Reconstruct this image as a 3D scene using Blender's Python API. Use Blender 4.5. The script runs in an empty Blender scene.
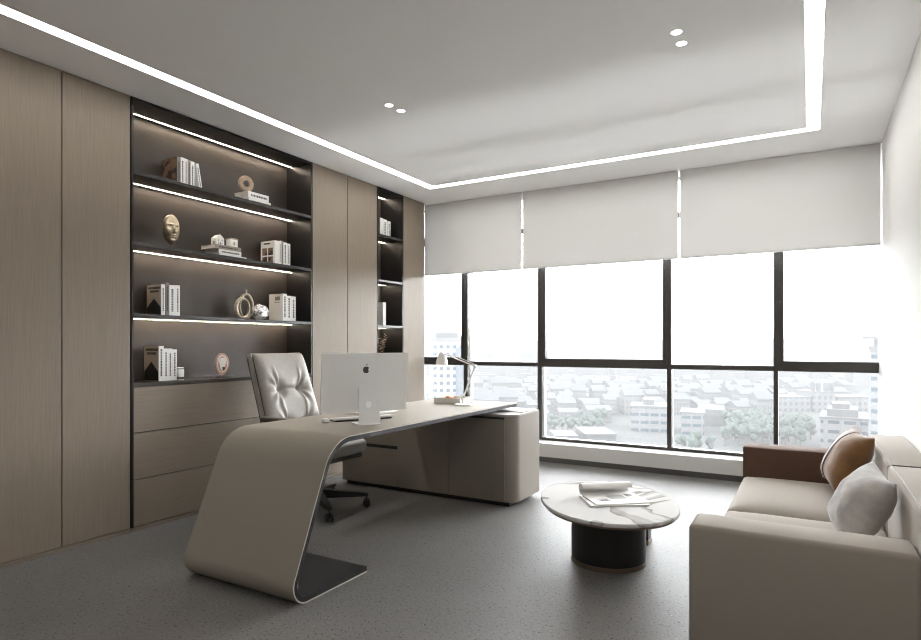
import bpy, bmesh, math, random
from mathutils import Vector, Matrix, noise
random.seed(7)
PI = math.pi
S = bpy.context.scene
COL = S.collection

# ------------------------------------------------------------------ camera, sky, exposure
cd = bpy.data.cameras.new('camera'); cam = bpy.data.objects.new('camera', cd); COL.objects.link(cam)
cam.location = (0, 0, 1.2); cam.rotation_euler = (PI/2, 0, math.radians(30))
cd.sensor_fit = 'HORIZONTAL'; cd.sensor_width = 36.0; cd.lens = 606.2/921*36.0
cd.shift_y = 25.0/921; cd.clip_start = 0.02; cd.clip_end = 20000
S.camera = cam
w = bpy.data.worlds.new('sky'); S.world = w; w.use_nodes = True
SKY = 9.8
HZC = (.138, .1385, .139)
nt = w.node_tree; bgn = nt.nodes['Background']; bgn.inputs[1].default_value = SKY
tc = nt.nodes.new('ShaderNodeTexCoord'); sx = nt.nodes.new('ShaderNodeSeparateXYZ'); cr = nt.nodes.new('ShaderNodeValToRGB')
nt.links.new(tc.outputs['Generated'], sx.inputs[0]); nt.links.new(sx.outputs[2], cr.inputs[0]); nt.links.new(cr.outputs[0], bgn.inputs[0])
cr.color_ramp.elements[0].position = 0.0; cr.color_ramp.elements[0].color = (.97, .97, .975, 1)
cr.color_ramp.elements[1].position = 0.6; cr.color_ramp.elements[1].color = (.41, .415, .425, 1)
S.view_settings.view_transform = 'Standard'; S.view_settings.look = 'None'
S.view_settings.exposure = 1.80; S.view_settings.gamma = 1.0; S.view_settings.use_curve_mapping = False
S.cycles.use_denoising = True
S.cycles.pixel_filter_type = 'BLACKMAN_HARRIS'; S.cycles.filter_width = 1.1
S.cycles.max_bounces = 10; S.cycles.diffuse_bounces = 6; S.cycles.glossy_bounces = 4; S.cycles.transparent_max_bounces = 12
S.cycles.sample_clamp_indirect = 6
LED_CEIL = 4.6; LED_SHELF = 26.0; DOWN = 4.0

# ------------------------------------------------------------------ materials
MATS = {}
def mat(name, col, rough=.5, metal=0, spec=.5, emit=None, estr=0, trans=0, sheen=0, coat=0):
    m = bpy.data.materials.new(name); m.use_nodes = True
    b = m.node_tree.nodes['Principled BSDF']
    b.inputs['Base Color'].default_value = (*col, 1); b.inputs['Roughness'].default_value = rough
    b.inputs['Metallic'].default_value = metal; b.inputs['Specular IOR Level'].default_value = spec
    if emit: b.inputs['Emission Color'].default_value = (*emit, 1); b.inputs['Emission Strength'].default_value = estr
    b.inputs['Transmission Weight'].default_value = trans
    b.inputs['Sheen Weight'].default_value = sheen; b.inputs['Coat Weight'].default_value = coat
    MATS[name] = m; return m
def noisy(m, c1, c2, scale=(1,1,1), nscale=5., detail=4, bump=0., lo=.35, hi=.65, dist=.01, rough=.6):
    """base colour varies between c1 and c2 by a noise in object space; optional bump"""
    n = m.node_tree; L = n.links; b = n.nodes['Principled BSDF']
    t = n.nodes.new('ShaderNodeTexCoord'); mp = n.nodes.new('ShaderNodeMapping'); mp.inputs['Scale'].default_value = scale
    no = n.nodes.new('ShaderNodeTexNoise'); no.inputs['Scale'].default_value = nscale; no.inputs['Detail'].default_value = detail
    no.inputs['Roughness'].default_value = rough
    r = n.nodes.new('ShaderNodeValToRGB'); r.color_ramp.elements[0].position = lo; r.color_ramp.elements[1].position = hi
    r.color_ramp.elements[0].color = (*c1, 1); r.color_ramp.elements[1].color = (*c2, 1)
    L.new(t.outputs['Object'], mp.inputs[0]); L.new(mp.outputs[0], no.inputs['Vector']); L.new(no.outputs['Fac'], r.inputs[0])
    L.new(r.outputs[0], b.inputs['Base Color'])
    if bump:
        bp = n.nodes.new('ShaderNodeBump'); bp.inputs['Strength'].default_value = bump; bp.inputs['Distance'].default_value = dist
        L.new(no.outputs['Fac'], bp.inputs['Height']); L.new(bp.outputs[0], b.inputs['Normal'])
    return m
M = MATS
mat('ceiling_paint', (.93, .925, .92), .9, spec=.1)
mat('wall_paint', (.80, .79, .775), .85, spec=.2)
mat('sill_paint', (.62, .62, .61), .6, spec=.1)
mat('dark_skirting', (.07, .068, .065), .4)
noisy(mat('veneer_vertical', (0,0,0), .48, spec=.35), (.215, .174, .133), (.262, .214, .165), (140, 140, 1.6), 3.2, 6)
noisy(mat('veneer_horizontal', (0,0,0), .48, spec=.35), (.205, .166, .126), (.246, .201, .155), (140, 1.6, 140), 3.2, 6)
mat('gap_black', (.012, .011, .01), .6)
noisy(mat('bookcase_panel', (0,0,0), .42, spec=.4), (.050, .042, .036), (.057, .048, .041), (1,1,1), 6, 3)
mat('bookcase_metal', (.022, .021, .021), .35, metal=.3)
mat('shelf_metal', (.05, .049, .048), .35, metal=.4)
mat('frame_dark', (.055, .050, .045), .42, metal=.3)
mat('frame_outer', (.09, .092, .095), .5)
mat('led_white', (1,1,1), .5, emit=(1, .985, .95), estr=LED_CEIL)
mat('led_warm', (1,1,1), .5, emit=(1, .84, .66), estr=LED_SHELF)
mat('spot_white', (1,1,1), .5, emit=(1, .97, .92), estr=DOWN)
noisy(mat('desk_leather', (0,0,0), .65, spec=.06), (.300, .270, .230), (.314, .283, .242), (1,1,1), 260, 2, .08, dist=.001)
mat('desk_edge', (.42, .375, .315), .5)
mat('desk_inner', (.014, .014, .015), .5, spec=.3)
noisy(mat('cabinet_lacquer', (0,0,0), .42, spec=.4), (.220, .195, .165), (.232, .206, .175), (1,1,1), 200, 2)
mat('cabinet_top', (.36, .345, .32), .5, spec=.1)
mat('marble_gold', (.24, .18, .13), .35, metal=.8)
mat('black_lacquer', (.008, .008, .008), .38)
noisy(mat('sofa_fabric', (0,0,0), .95, spec=.1, sheen=.15), (.262, .228, .193), (.325, .288, .250), (1,1,1), 420, 3, .25, dist=.0015)
noisy(mat('brown_leather', (0,0,0), .7, spec=.03), (.095, .058, .042), (.115, .070, .051), (1,1,1), 180, 3, .1, dist=.001)

noisy(mat('brown_velvet', (0,0,0), .75, spec=.15, sheen=.4), (.15, .075, .030), (.21, .108, .045), (1,1,1), 9, 4, .25, dist=.01)
mat('stripe_grey', (.27, .225, .20), .7); mat('piping_dark', (.03, .02, .018), .5)
noisy(mat('grey_velvet', (0,0,0), .9, spec=.1, sheen=.3), (.34, .325, .31), (.50, .485, .465), (1,1,1), 8, 5, .35, dist=.012)
noisy(mat('chair_leather', (0,0,0), .45, spec=.2), (.30, .283, .258), (.33, .312, .286), (1,1,1), 60, 4, .08, dist=.002)
mat('chair_shell', (.075, .068, .06), .5); mat('black_plastic', (.012, .012, .012), .4); mat('chrome', (.6,.6,.6), .25, metal=1)
mat('aluminium', (.80, .795, .78), .5, spec=.3); mat('logo_dark', (.045, .045, .047), .3); mat('screen_glass', (.01,.01,.012), .15)
mat('alu_stand', (.74, .735, .725), .45)
mat('white_plastic', (.82, .82, .81), .35); mat('lamp_white', (.80, .79, .78), .3); mat('hole_light_white', (.93,.93,.92), .5); mat('key_white', (.75,.75,.75), .5)
mat('tray_white', (.66, .64, .61), .6); mat('orange_snack', (.55, .25, .10), .6)
mat('paper', (.72, .71, .69), .8); mat('page_edge', (.62, .59, .55), .9); mat('book_white', (.82, .81, .79), .6); mat('book_grey', (.20, .18, .17), .6)
mat('book_cream', (.50, .42, .34), .6); mat('book_dark', (.03, .028, .026), .6); mat('ink', (.05, .045, .045), .7); mat('book_taupe', (.33, .29, .25), .6)
mat('photo_grey', (.30, .29, .28), .6); mat('yellow_label', (.72, .70, .30), .6)
noisy(mat('bronze', (0,0,0), .3, metal=.85), (.42, .33, .22), (.62, .52, .38), (1,1,1), 14, 4)
noisy(mat('ring_wood', (0,0,0), .6), (.30, .215, .15), (.46, .35, .26), (1,1,1), 60, 4)
noisy(mat('brown_cover', (0,0,0), .5), (.035, .022, .018), (.22, .145, .10), (1,1,1), 16, 2, lo=.45, hi=.55)
noisy(mat('silver_rock', (0,0,0), .35, metal=.3), (.12, .11, .10), (.85, .84, .82), (1,1,1), 34, 4, .6, lo=.38, hi=.55)
mat('agate_rim', (.50, .30, .22), .4); mat('agate_core', (.80, .77, .73), .25); mat('agate_dark', (.05, .035, .03), .4)
noisy(mat('champagne', (0,0,0), .35, metal=.7), (.34, .29, .22), (.50, .44, .35), (1,1,1), 20, 3)
mat('dry_petal', (.80, .66, .50), .7); mat('stem_brown', (.12, .08, .05), .7); mat('steel_fabric', (.5,.5,.5), .5)

# roller shade cloth: diffuse with a little translucency
m = mat('shade_cloth', (.70, .695, .68), .9, spec=.05)
n = m.node_tree; tr = n.nodes.new('ShaderNodeBsdfTranslucent'); tr.inputs[0].default_value = (.70, .695, .68, 1)
mx = n.nodes.new('ShaderNodeMixShader'); mx.inputs[0].default_value = .022
n.links.new(n.nodes['Principled BSDF'].outputs[0], mx.inputs[1]); n.links.new(tr.outputs[0], mx.inputs[2]); n.links.new(mx.outputs[0], n.nodes['Material Output'].inputs[0])
# thin clear glass
m = mat('glass', (1,1,1), 0)
n = m.node_tree; tp = n.nodes.new('ShaderNodeBsdfTransparent'); tp.inputs[0].default_value = (.97, .98, .985, 1)
gl = n.nodes.new('ShaderNodeBsdfGlossy'); gl.inputs['Roughness'].default_value = .02
fr = n.nodes.new('ShaderNodeFresnel'); fr.inputs[0].default_value = 1.35
mx = n.nodes.new('ShaderNodeMixShader'); n.links.new(fr.outputs[0], mx.inputs[0]); n.links.new(tp.outputs[0], mx.inputs[1]); n.links.new(gl.outputs[0], mx.inputs[2])
n.links.new(mx.outputs[0], n.nodes['Material Output'].inputs[0])
# terrazzo-like micro cement floor
m = mat('floor_stone', (.2,.2,.2), .5, spec=.10)
n = m.node_tree; L = n.links; b = n.nodes['Principled BSDF']; t = n.nodes.new('ShaderNodeTexCoord')
n1 = n.nodes.new('ShaderNodeTexNoise'); n1.inputs['Scale'].default_value = 1.6; n1.inputs['Detail'].default_value = 6
n2 = n.nodes.new('ShaderNodeTexNoise'); n2.inputs['Scale'].default_value = 80; n2.inputs['Detail'].default_value = 2
n3 = n.nodes.new('ShaderNodeTexNoise'); n3.inputs['Scale'].default_value = 130; n3.inputs['Detail'].default_value = 1
for q in (n1, n2, n3): L.new(t.outputs['Object'], q.inputs['Vector'])
r1 = n.nodes.new('ShaderNodeValToRGB'); r1.color_ramp.elements[0].position = .3; r1.color_ramp.elements[1].position = .7
r1.color_ramp.elements[0].color = (.138, .133, .127, 1); r1.color_ramp.elements[1].color = (.170, .164, .157, 1); L.new(n1.outputs['Fac'], r1.inputs[0])
def speck(prev, src, p0, p1, colr):
    r = n.nodes.new('ShaderNodeValToRGB'); r.color_ramp.elements[0].position = p0; r.color_ramp.elements[1].position = p1
    r.color_ramp.elements[0].color = (0,0,0,1); r.color_ramp.elements[1].color = (1,1,1,1); L.new(src, r.inputs[0])
    mxx = n.nodes.new('ShaderNodeMix'); mxx.data_type = 'RGBA'; L.new(r.outputs[0], mxx.inputs['Factor']); L.new(prev, mxx.inputs['A']); mxx.inputs['B'].default_value = (*colr, 1)
    return mxx.outputs['Result']
o1 = speck(r1.outputs[0], n2.outputs['Fac'], .625, .65, (.045, .043, .041)); o2 = speck(o1, n3.outputs['Fac'], .66, .70, (.27, .265, .26))
L.new(o2, b.inputs['Base Color'])
# marble
m = mat('marble', (.85,.85,.84), .3, spec=.0)
n = m.node_tree; L = n.links; b = n.nodes['Principled BSDF']; t = n.nodes.new('ShaderNodeTexCoord')
nz = n.nodes.new('ShaderNodeTexNoise'); nz.inputs['Scale'].default_value = 1.5; nz.inputs['Detail'].default_value = 3; nz.inputs['Distortion'].default_value = .6
L.new(t.outputs['Object'], nz.inputs['Vector'])
r = n.nodes.new('ShaderNodeValToRGB'); e = r.color_ramp.elements
e[0].position = 0; e[0].color = (.56,.555,.545,1); e[1].position = 1; e[1].color = (.56,.555,.545,1)
for p, c in ((.475, (.56,.555,.545)), (.482, (.20,.18,.155)), (.488, (.36,.345,.325)), (.512, (.43,.42,.405)), (.522, (.56,.555,.545)), (.60, (.56,.555,.545)), (.606, (.34,.325,.31)), (.614,(.56,.555,.545))):
    q = e.new(p); q.color = (*c, 1)
L.new(nz.outputs['Fac'], r.inputs[0]); L.new(r.outputs[0], b.inputs['Base Color'])
# facades: a grid of panes over a pale wall, in object space
CK = .115
def dim(c): return tuple(v*CK for v in c)
def facade(name, wall, win, cell=(3.2, 3.4), duty=(.5, .45)):
    wall, win = dim(wall), dim(win)
    m = mat(name, wall, .8, spec=.1); n = m.node_tree; L = n.links; b = n.nodes['Principled BSDF']
    t = n.nodes.new('ShaderNodeTexCoord'); s = n.nodes.new('ShaderNodeSeparateXYZ'); L.new(t.outputs['Object'], s.inputs[0])
    def mt(op, a, c=None):
        q = n.nodes.new('ShaderNodeMath'); q.operation = op
        for i, v in enumerate((a, c)):
            if v is None: continue
            if isinstance(v, (int, float)): q.inputs[i].default_value = v
            else: L.new(v, q.inputs[i])
        return q.outputs[0]
    u = mt('ADD', s.outputs[0], s.outputs[1])
    fu = mt('LESS_THAN', mt('FRACT', mt('DIVIDE', mt('ADD', u, 1000*cell[0]), cell[0])), duty[0])
    fv = mt('LESS_THAN', mt('FRACT', mt('DIVIDE', s.outputs[2], cell[1])), duty[1])
    k = mt('MULTIPLY', fu, fv)
    g = n.nodes.new('ShaderNodeNewGeometry'); s2 = n.nodes.new('ShaderNodeSeparateXYZ'); L.new(g.outputs['Normal'], s2.inputs[0])
    k = mt('MULTIPLY', k, mt('LESS_THAN', s2.outputs[2], .5))
    mxx = n.nodes.new('ShaderNodeMix'); mxx.data_type = 'RGBA'; L.new(k, mxx.inputs['Factor'])
    mxx.inputs['A'].default_value = (*wall, 1); mxx.inputs['B'].default_value = (*win, 1); L.new(mxx.outputs['Result'], b.inputs['Base Color'])
facade('facade_tower', (.70,.71,.72), (.20,.28,.36), (1.9, 2.1), (.5,.45))
facade('facade_apart', (.66,.66,.67), (.24,.30,.35), (4.2, 3.6), (.45,.45))
facade('facade_far', (.62,.63,.64), (.18,.22,.27), (9, 7.5), (.5,.5))
facade('facade_office', (.72,.73,.74), (.16,.27,.38), (5.2, 4.2), (.82,.38))
facade('facade_school', (.68,.69,.70), (.22,.30,.37), (4.0, 4.4), (.5,.5))
facade('facade_right', (.70,.71,.72), (.12,.20,.30), (6.0, 4.2), (.72,.35))
mat('roof_pale', dim((.36,.37,.38)), .9); mat('roof_grey', dim((.26,.28,.31)), .9); mat('roof_blue', dim((.28,.33,.38)), .9)
noisy(mat('leaf_pale', (0,0,0), .9, spec=.05), dim((.22, .33, .27)), dim((.42, .52, .46)), (1,1,1), .7, 5, .0, lo=.35, hi=.6)
mat('bark', dim((.4,.38,.35)), .9)
noisy(mat('city_ground', (0,0,0), .95, spec=.05), dim((.32, .36, .35)), dim((.46, .47, .47)), (1,1,1), .02, 8, lo=.35, hi=.6)

# ------------------------------------------------------------------ builders
def bm_new(): return bmesh.new()
def box(bm, x0, x1, y0, y1, z0, z1, mi=0, rot=None):
    vs = [bm.verts.new((x, y, z)) for z in (z0, z1) for y in (y0, y1) for x in (x0, x1)]
    if rot:
        c, R = rot
        for v in vs: v.co = Vector(c) + R @ (v.co - Vector(c))
    fs = []
    for q in ((0,2,3,1), (4,5,7,6), (0,1,5,4), (2,6,7,3), (0,4,6,2), (1,3,7,5)):
        f = bm.faces.new([vs[i] for i in q]); f.material_index = mi; fs.append(f)
    return vs
def bev(bm, w, seg=2):
    bmesh.ops.bevel(bm, geom=list(bm.edges), offset=w, segments=seg, profile=.5, affect='EDGES', clamp_overlap=True)
    return bm
def bbox(x0, x1, y0, y1, z0, z1, w=.003, seg=2):
    bm = bm_new(); box(bm, x0, x1, y0, y1, z0, z1); return bev(bm, w, seg)
def cyl(bm, c, r, h, seg=32, r2=None, axis='z', mi=0):
    r2 = r if r2 is None else r2
    R = {'z': Matrix.Identity(3), 'x': Matrix.Rotation(PI/2, 3, 'Y'), 'y': Matrix.Rotation(-PI/2, 3, 'X')}[axis]
    rings = []
    for (rr, zz) in ((r, 0), (r2, h)):
        rings.append([bm.verts.new(Vector(c) + R @ Vector((rr*math.cos(2*PI*i/seg), rr*math.sin(2*PI*i/seg), zz))) for i in range(seg)])
    for i in range(seg):
        j = (i+1) % seg; f = bm.faces.new((rings[0][i], rings[0][j], rings[1][j], rings[1][i])); f.smooth = True; f.material_index = mi
    a = bm.faces.new(rings[0][::-1]); b = bm.faces.new(rings[1]); a.material_index = b.material_index = mi
    return rings
def tube(bm, pts, r, seg=10, closed=False, rs=None):
    pts = [Vector(p) for p in pts]; n = len(pts); rings = []
    for i, p in enumerate(pts):
        if closed: d = pts[(i+1) % n] - pts[i-1]
        else: d = pts[min(i+1, n-1)] - pts[max(i-1, 0)]
        d.normalize(); up = Vector((0,0,1)) if abs(d.z) < .95 else Vector((1,0,0))
        a = d.cross(up).normalized(); b = a.cross(d)
        rr = rs[i] if rs else r
        rings.append([bm.verts.new(p + a*rr*math.cos(2*PI*k/seg) + b*rr*math.sin(2*PI*k/seg)) for k in range(seg)])
    for i in range(n if closed else n-1):
        A, B = rings[i], rings[(i+1) % n]
        for k in range(seg):
            f = bm.faces.new((A[k], A[(k+1) % seg], B[(k+1) % seg], B[k])); f.smooth = True
    if not closed: bm.faces.new(rings[0][::-1]); bm.faces.new(rings[-1])
def lathe(bm, prof, c=(0,0,0), seg=32, sx=1, sy=1):
    rings = [[bm.verts.new((c[0]+sx*r*math.cos(2*PI*k/seg), c[1]+sy*r*math.sin(2*PI*k/seg), c[2]+z)) for k in range(seg)] for r, z in prof]
    for A, B in zip(rings, rings[1:]):
        for k in range(seg):
            f = bm.faces.new((A[k], A[(k+1) % seg], B[(k+1) % seg], B[k])); f.smooth = True
    bm.faces.new(rings[0][::-1]); bm.faces.new(rings[-1])
def prism(bm, pts, axis, a0, a1, smooth=False, mi=0):
    """closed outline pts (2D) extruded along axis from a0 to a1"""
    def mk(p, a):
        return {'x': (a, p[0], p[1]), 'y': (p[0], a, p[1]), 'z': (p[0], p[1], a)}[axis]
    A = [bm.verts.new(mk(p, a0)) for p in pts]; B = [bm.verts.new(mk(p, a1)) for p in pts]; n = len(pts)
    for i in range(n):
        f = bm.faces.new((A[i], A[(i+1) % n], B[(i+1) % n], B[i])); f.smooth = smooth; f.material_index = mi
    for q in (bm.faces.new(A[::-1]), bm.faces.new(B)): q.material_index = mi
def mxof(o):
    m = o.matrix_basis.copy()
    while o.parent: o = o.parent; m = o.matrix_basis @ m
    return m
def P(name, bm, ms, parent=None, local=False, smooth=False, autos=True):
    """link a bmesh as one mesh object; geometry is given in world space unless local"""
    if parent is not None and not local: bmesh.ops.transform(bm, matrix=mxof(parent).inverted(), verts=bm.verts)
    bmesh.ops.recalc_face_normals(bm, faces=bm.faces)
    if smooth:
        for f in bm.faces: f.smooth = True
    me = bpy.data.meshes.new(name); bm.to_mesh(me); bm.free()
    for x in (ms if isinstance(ms, (list, tuple)) else [ms]): me.materials.append(M[x])
    if autos: me.set_sharp_from_angle(angle=math.radians(40))
    o = bpy.data.objects.new(name, me); COL.objects.link(o)
    if parent is not None: o.parent = parent
    return o
def tag(o, label=None, cat=None, group=None, kind=None):
    if label: o['label'] = label
    if cat: o['category'] = cat
    if group: o['group'] = group
    if kind: o['kind'] = kind
    return o
def T(name, loc, label, cat, rz=0, group=None):
    o = bpy.data.objects.new(name, None); COL.objects.link(o); o.empty_display_size = .1
    o.location = loc; o.rotation_euler = (0, 0, rz); return tag(o, label, cat, group)
def SE(name, loc=(0,0,0)):
    o = bpy.data.objects.new(name, None); COL.objects.link(o); o.location = loc; return tag(o, kind='structure')
def st(name, bm, ms, parent=None):
    o = P(name, bm, ms, parent)
    if parent is None: tag(o, kind='structure')
    return o
def copy_tree(o, parent=None):
    c = o.copy(); COL.objects.link(c)
    if parent is not None: c.parent = parent
    for ch in [x for x in o.children]: copy_tree(ch, c)
    return c
def subsurf(o, l=2):
    md = o.modifiers.new('sub', 'SUBSURF'); md.levels = l; md.render_levels = l
    for p in o.data.polygons: p.use_smooth = True
    return o
def simple(x0, x1, y0, y1, z0, z1):
    bm = bm_new(); box(bm, x0, x1, y0, y1, z0, z1); return bm

CX, LX, RX, WY = -3.77, -4.12, .489, 5.836      # cabinet face, left wall, right wall, window wall inner face
H = 2.8
# ------------------------------------------------------------------ room shell
st('floor', simple(LX-.1, RX+.1, -3.6, WY+.3, -.12, 0), 'floor_stone')
# ceiling: slabs around a recessed channel for the light line
X0, X1, Y0, Y1, LW = -3.381, .059, -2.2, 5.232, .083
bm = bm_new()
box(bm, LX-.1, X0, -3.6, WY+.3, H, H+.12); box(bm, X1, RX+.1, -3.6, WY+.3, H, H+.12)
box(bm, X0, X1, Y1, WY+.3, H, H+.12); box(bm, X0, X1, -3.6, Y0, H, H+.12)
box(bm, X0+LW, X1-LW, Y0+LW, Y1-LW, H, H+.12)
box(bm, X0, X1, Y0, Y1, H+.03, H+.12)
st('ceiling', bm, 'ceiling_paint')
st('wall_left', simple(LX-.12, LX, -3.6, WY+.3, 0, H), 'wall_paint')
st('wall_right', simple(RX, RX+.12, -3.6, WY+.3, 0, H), 'wall_paint')
st('wall_back', simple(LX, RX, -3.72, -3.6, 0, H), 'veneer_vertical')
st('wall_front', simple(LX, RX, WY, WY+.3, 0, .186), 'sill_paint')
st('baseboard_front', simple(-3.77, RX, WY-.012, WY, 0, .05), 'dark_skirting')
# ------------------------------------------------------------------ windows
GY = 6.05
mull = [(-4.12, -4.07), (-3.453, -3.40), (-2.538, -2.49), (-1.197, -1.158), (-.284, -.249), (.488, .489)]
sash = [True, False, True, False, True]
ZT0, ZT1, ZS = .968, 1.014, 1.058
for i in range(5):
    a, b_ = mull[i][1], mull[i+1][0]
    wn = SE('window_%d' % (i+1), ((a+b_)/2, GY, .186))
    y0, y1 = GY, GY+.06
    P('mullion', simple(mull[i][0], mull[i][1], y0, y1, .186, H), 'frame_dark', wn)
    P('mullion_fin', simple(mull[i][0]+.002, mull[i][1]-.0005, y1+.012, y1+.085, .186, H), 'frame_outer', wn)
    P('transom', simple(a, b_, y0, y1, ZT0, ZT1), 'frame_dark', wn)
    P('transom', simple(a, b_, y0, y1, 2.42, 2.47), 'frame_dark', wn)
    P('bottom_rail', simple(a, b_, y0, y1, .186, .215), 'frame_dark', wn)
    P('top_rail', simple(a, b_, y0, y1, H-.014, H), 'frame_dark', wn)
    if sash[i]:
        bm = bm_new(); s = .044 if i != 0 else .03; z0, z1 = ZT1, 2.42; q0, q1 = y0-.008, y0+.05
        box(bm, a, a+s, q0, q1, z0, z1); (box(bm, b_-s*.9, b_, q0, q1, z0, z1) if i < 4 else None); box(bm, a+s, b_-s*.9*(i < 4), q0, q1, z0, z0+.044); box(bm, a+s, b_-s*.9*(i < 4), q0, q1, z1-.04, z1)
        P('sash_frame', bm, 'frame_dark', wn)
        # thin black groove lines
        bm = bm_new(); box(bm, a+s*.5-.001, a+s*.5+.001, q0-.002, q0, z0, z1); P('sash_groove', bm, 'gap_black', wn)
    for (z0, z1) in ((.215, ZT0), (ZT1, 2.42), (2.47, H-.014)):
        P('pane', simple(a, b_, GY+.060, GY+.066, z0, z1), 'glass', wn)
# ------------------------------------------------------------------ ceiling lights
cl = T('linear_ceiling_light', ((X0+X1)/2, (Y0+Y1)/2, H), 'long white light line recessed as a rectangle in the grey ceiling', 'ceiling light')
def strip(x0, x1, y0, y1): P('light_diffuser', simple(x0, x1, y0, y1, H+.002, H+.03), 'led_white', cl)
strip(X0, X0+LW, Y0, Y1); strip(X1-LW, X1, Y0, Y1); strip(X0+LW, X1-LW, Y1-LW, Y1); strip(X0+LW, X1-LW, Y0, Y0+LW)
for (x, y, lb) in ((-2.433, 3.262, 'small round downlight in the ceiling above the desk, nearer the light line'), (-2.42, 3.379, 'small round downlight above the desk, the one nearer the windows'),
                   (-.593, 3.234, 'small round downlight above the coffee table, higher in the photo'), (-.592, 3.367, 'small round downlight above the coffee table, the one nearer the windows')):
    t = T('downlight', (x, y, H), lb, 'ceiling light', group=None)
    bm = bm_new(); prof = [(.0255, 0), (.029, 0), (.029, -.002), (.0255, -.003)]
    seg = 32; rings = [[bm.verts.new((r*math.cos(2*PI*k/seg), r*math.sin(2*PI*k/seg), z)) for k in range(seg)] for r, z in prof]
    for A, B in zip(rings, rings[1:]+rings[:1]):
        for k in range(seg): bm.faces.new((A[k], A[(k+1) % seg], B[(k+1) % seg], B[k]))
    P('trim_ring', bm, 'ceiling_paint', t, local=True)
    bm = bm_new(); cyl(bm, (0,0,-.0028), (.025), .0022); P('lens', bm, 'spot_white', t, local=True)
# ------------------------------------------------------------------ roller shades
SY = 5.80
for i, (x0, x1, lb) in enumerate(((-3.819, -2.613, 'grey roller shade at the left end of the window wall, next to the cabinets'),
                             (-2.597, -1.048, 'grey roller shade in the middle of the window wall, between the other two'),
                             (-1.032, .480, 'grey roller shade at the right end of the window wall, beside the white wall'))):
    t = T('roller_shade', ((x0+x1)/2, SY, 1.99), lb, 'window shade')
    bm = bm_new(); bm.faces.new([bm.verts.new(q) for q in ((x0, SY, 2.005), (x1, SY, 2.005), (x1, SY, 2.796), (x0, SY, 2.796))]); P('shade_cloth', bm, 'shade_cloth', t)
    P('bottom_bar', bbox(x0, x1, SY-.006, SY+.009, 1.988, 2.008, .003), 'sill_paint', t)
    bm = bm_new(); cyl(bm, (x0+.01, SY+.045, 2.755), .035, x1-x0-.02, 24, axis='x'); P('roller_tube', bm, 'shade_cloth', t)
    if i > 0:
        bm = bm_new(); tube(bm, [(x0-.008, SY+.02, 2.74), (x0-.008, SY+.02, 1.33)], .0022, 6); P('pull_cord', bm, 'white_plastic', t)
# ------------------------------------------------------------------ built-in cabinets
def wardrobe(y0, y1, doors, label, name='wardrobe', face='veneer_vertical'):
    t = T(name, ((LX+CX)/2, (y0+y1)/2, 0), label, 'cabinet')
    P('carcass', simple(LX+.002, CX-.022, y0, y1, .022, H-.004), 'gap_black', t)
    P('plinth', simple(LX+.002, CX+.004, y0, y1, 0, .022), 'veneer_horizontal', t)
    for (a, b_) in doors:
        P('door', bbox(CX-.021, CX, a+.003, b_-.003, .026, H-.004, .001, 1), face, t)
    return t
wardrobe(-1.0, 2.308, [(-.999+.0, -.59), (-.59, -.176), (-.176, .238), (.238, .652), (.652, 1.066), (1.066, 1.48), (1.48, 1.894), (1.894, 2.305)], 'tall wood veneer wardrobe left of the wide open bookcase, floor to ceiling')
wardrobe(3.942, 4.855, [(3.944, 4.405), (4.405, 4.855)], 'tall wood veneer double door wardrobe between the wide bookcase and the narrow niche')
wardrobe(5.308, 5.718, [(5.310, 5.717)], 'tall single door veneer wardrobe at the window end of the cabinets')
SH = (.952, 1.402, 1.866, 2.326)
BX = -4.06
def bookcase(name, y0, y1, label, drawers):
    t = T(name, ((LX+CX)/2, (y0+y1)/2, 0), label, 'bookcase')
    P('plinth', simple(LX+.002, CX+.004, y0, y1, 0, .022), 'veneer_horizontal', t)
    P('back_panel', simple(LX+.002, BX, y0, y1, .93, H-.004), 'bookcase_panel', t)
    for a, b_ in ((y0, y0+.014), (y1-.014, y1)): P('side_panel', simple(BX, CX+.001, a, b_, .024, H-.004), 'bookcase_metal', t)
    P('top_panel', simple(BX, CX, y0+.014, y1-.014, H-.022, H-.004), 'bookcase_metal', t)
    P('led_strip', simple(-4.0035, -3.9965, y0+.016, y1-.016, H-.0228, H-.022), 'led_warm', t)
    for k, z in enumerate(SH):
        s = P('shelf', bbox(BX, CX-.001, y0+.014, y1-.014, z-.024, z, .001, 1), 'shelf_metal' if k else 'bookcase_panel', t)
        if k: P('led_strip', simple(-4.0035, -3.9965, y0+.016, y1-.016, z-.0248, z-.024), 'led_warm', s)
    P('carcass', simple(LX+.002, CX-.022, y0+.014, y1-.014, .024, .926), 'gap_black', t)
    if drawers:
        zs = (.025, .329, .631, .928)
        for a, b_ in zip(zs, zs[1:]): P('drawer', bbox(CX-.02, CX, y0+.016, y1-.016, a+.003, b_-.003, .001, 1), 'veneer_horizontal', t)
    else:
        P('door', bbox(CX-.02, CX, y0+.016, y1-.016, .028, .925, .001, 1), 'veneer_vertical', t)
    return t
bookcase('bookcase', 2.311, 3.938, 'wide black open bookcase with four lit shelves above three wide wood drawers', True)
bookcase('narrow_bookcase', 4.858, 5.305, 'narrow black lit shelf niche between two veneer wardrobes', False)

SH = tuple(z_+.0012 for z_ in SH)
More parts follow.
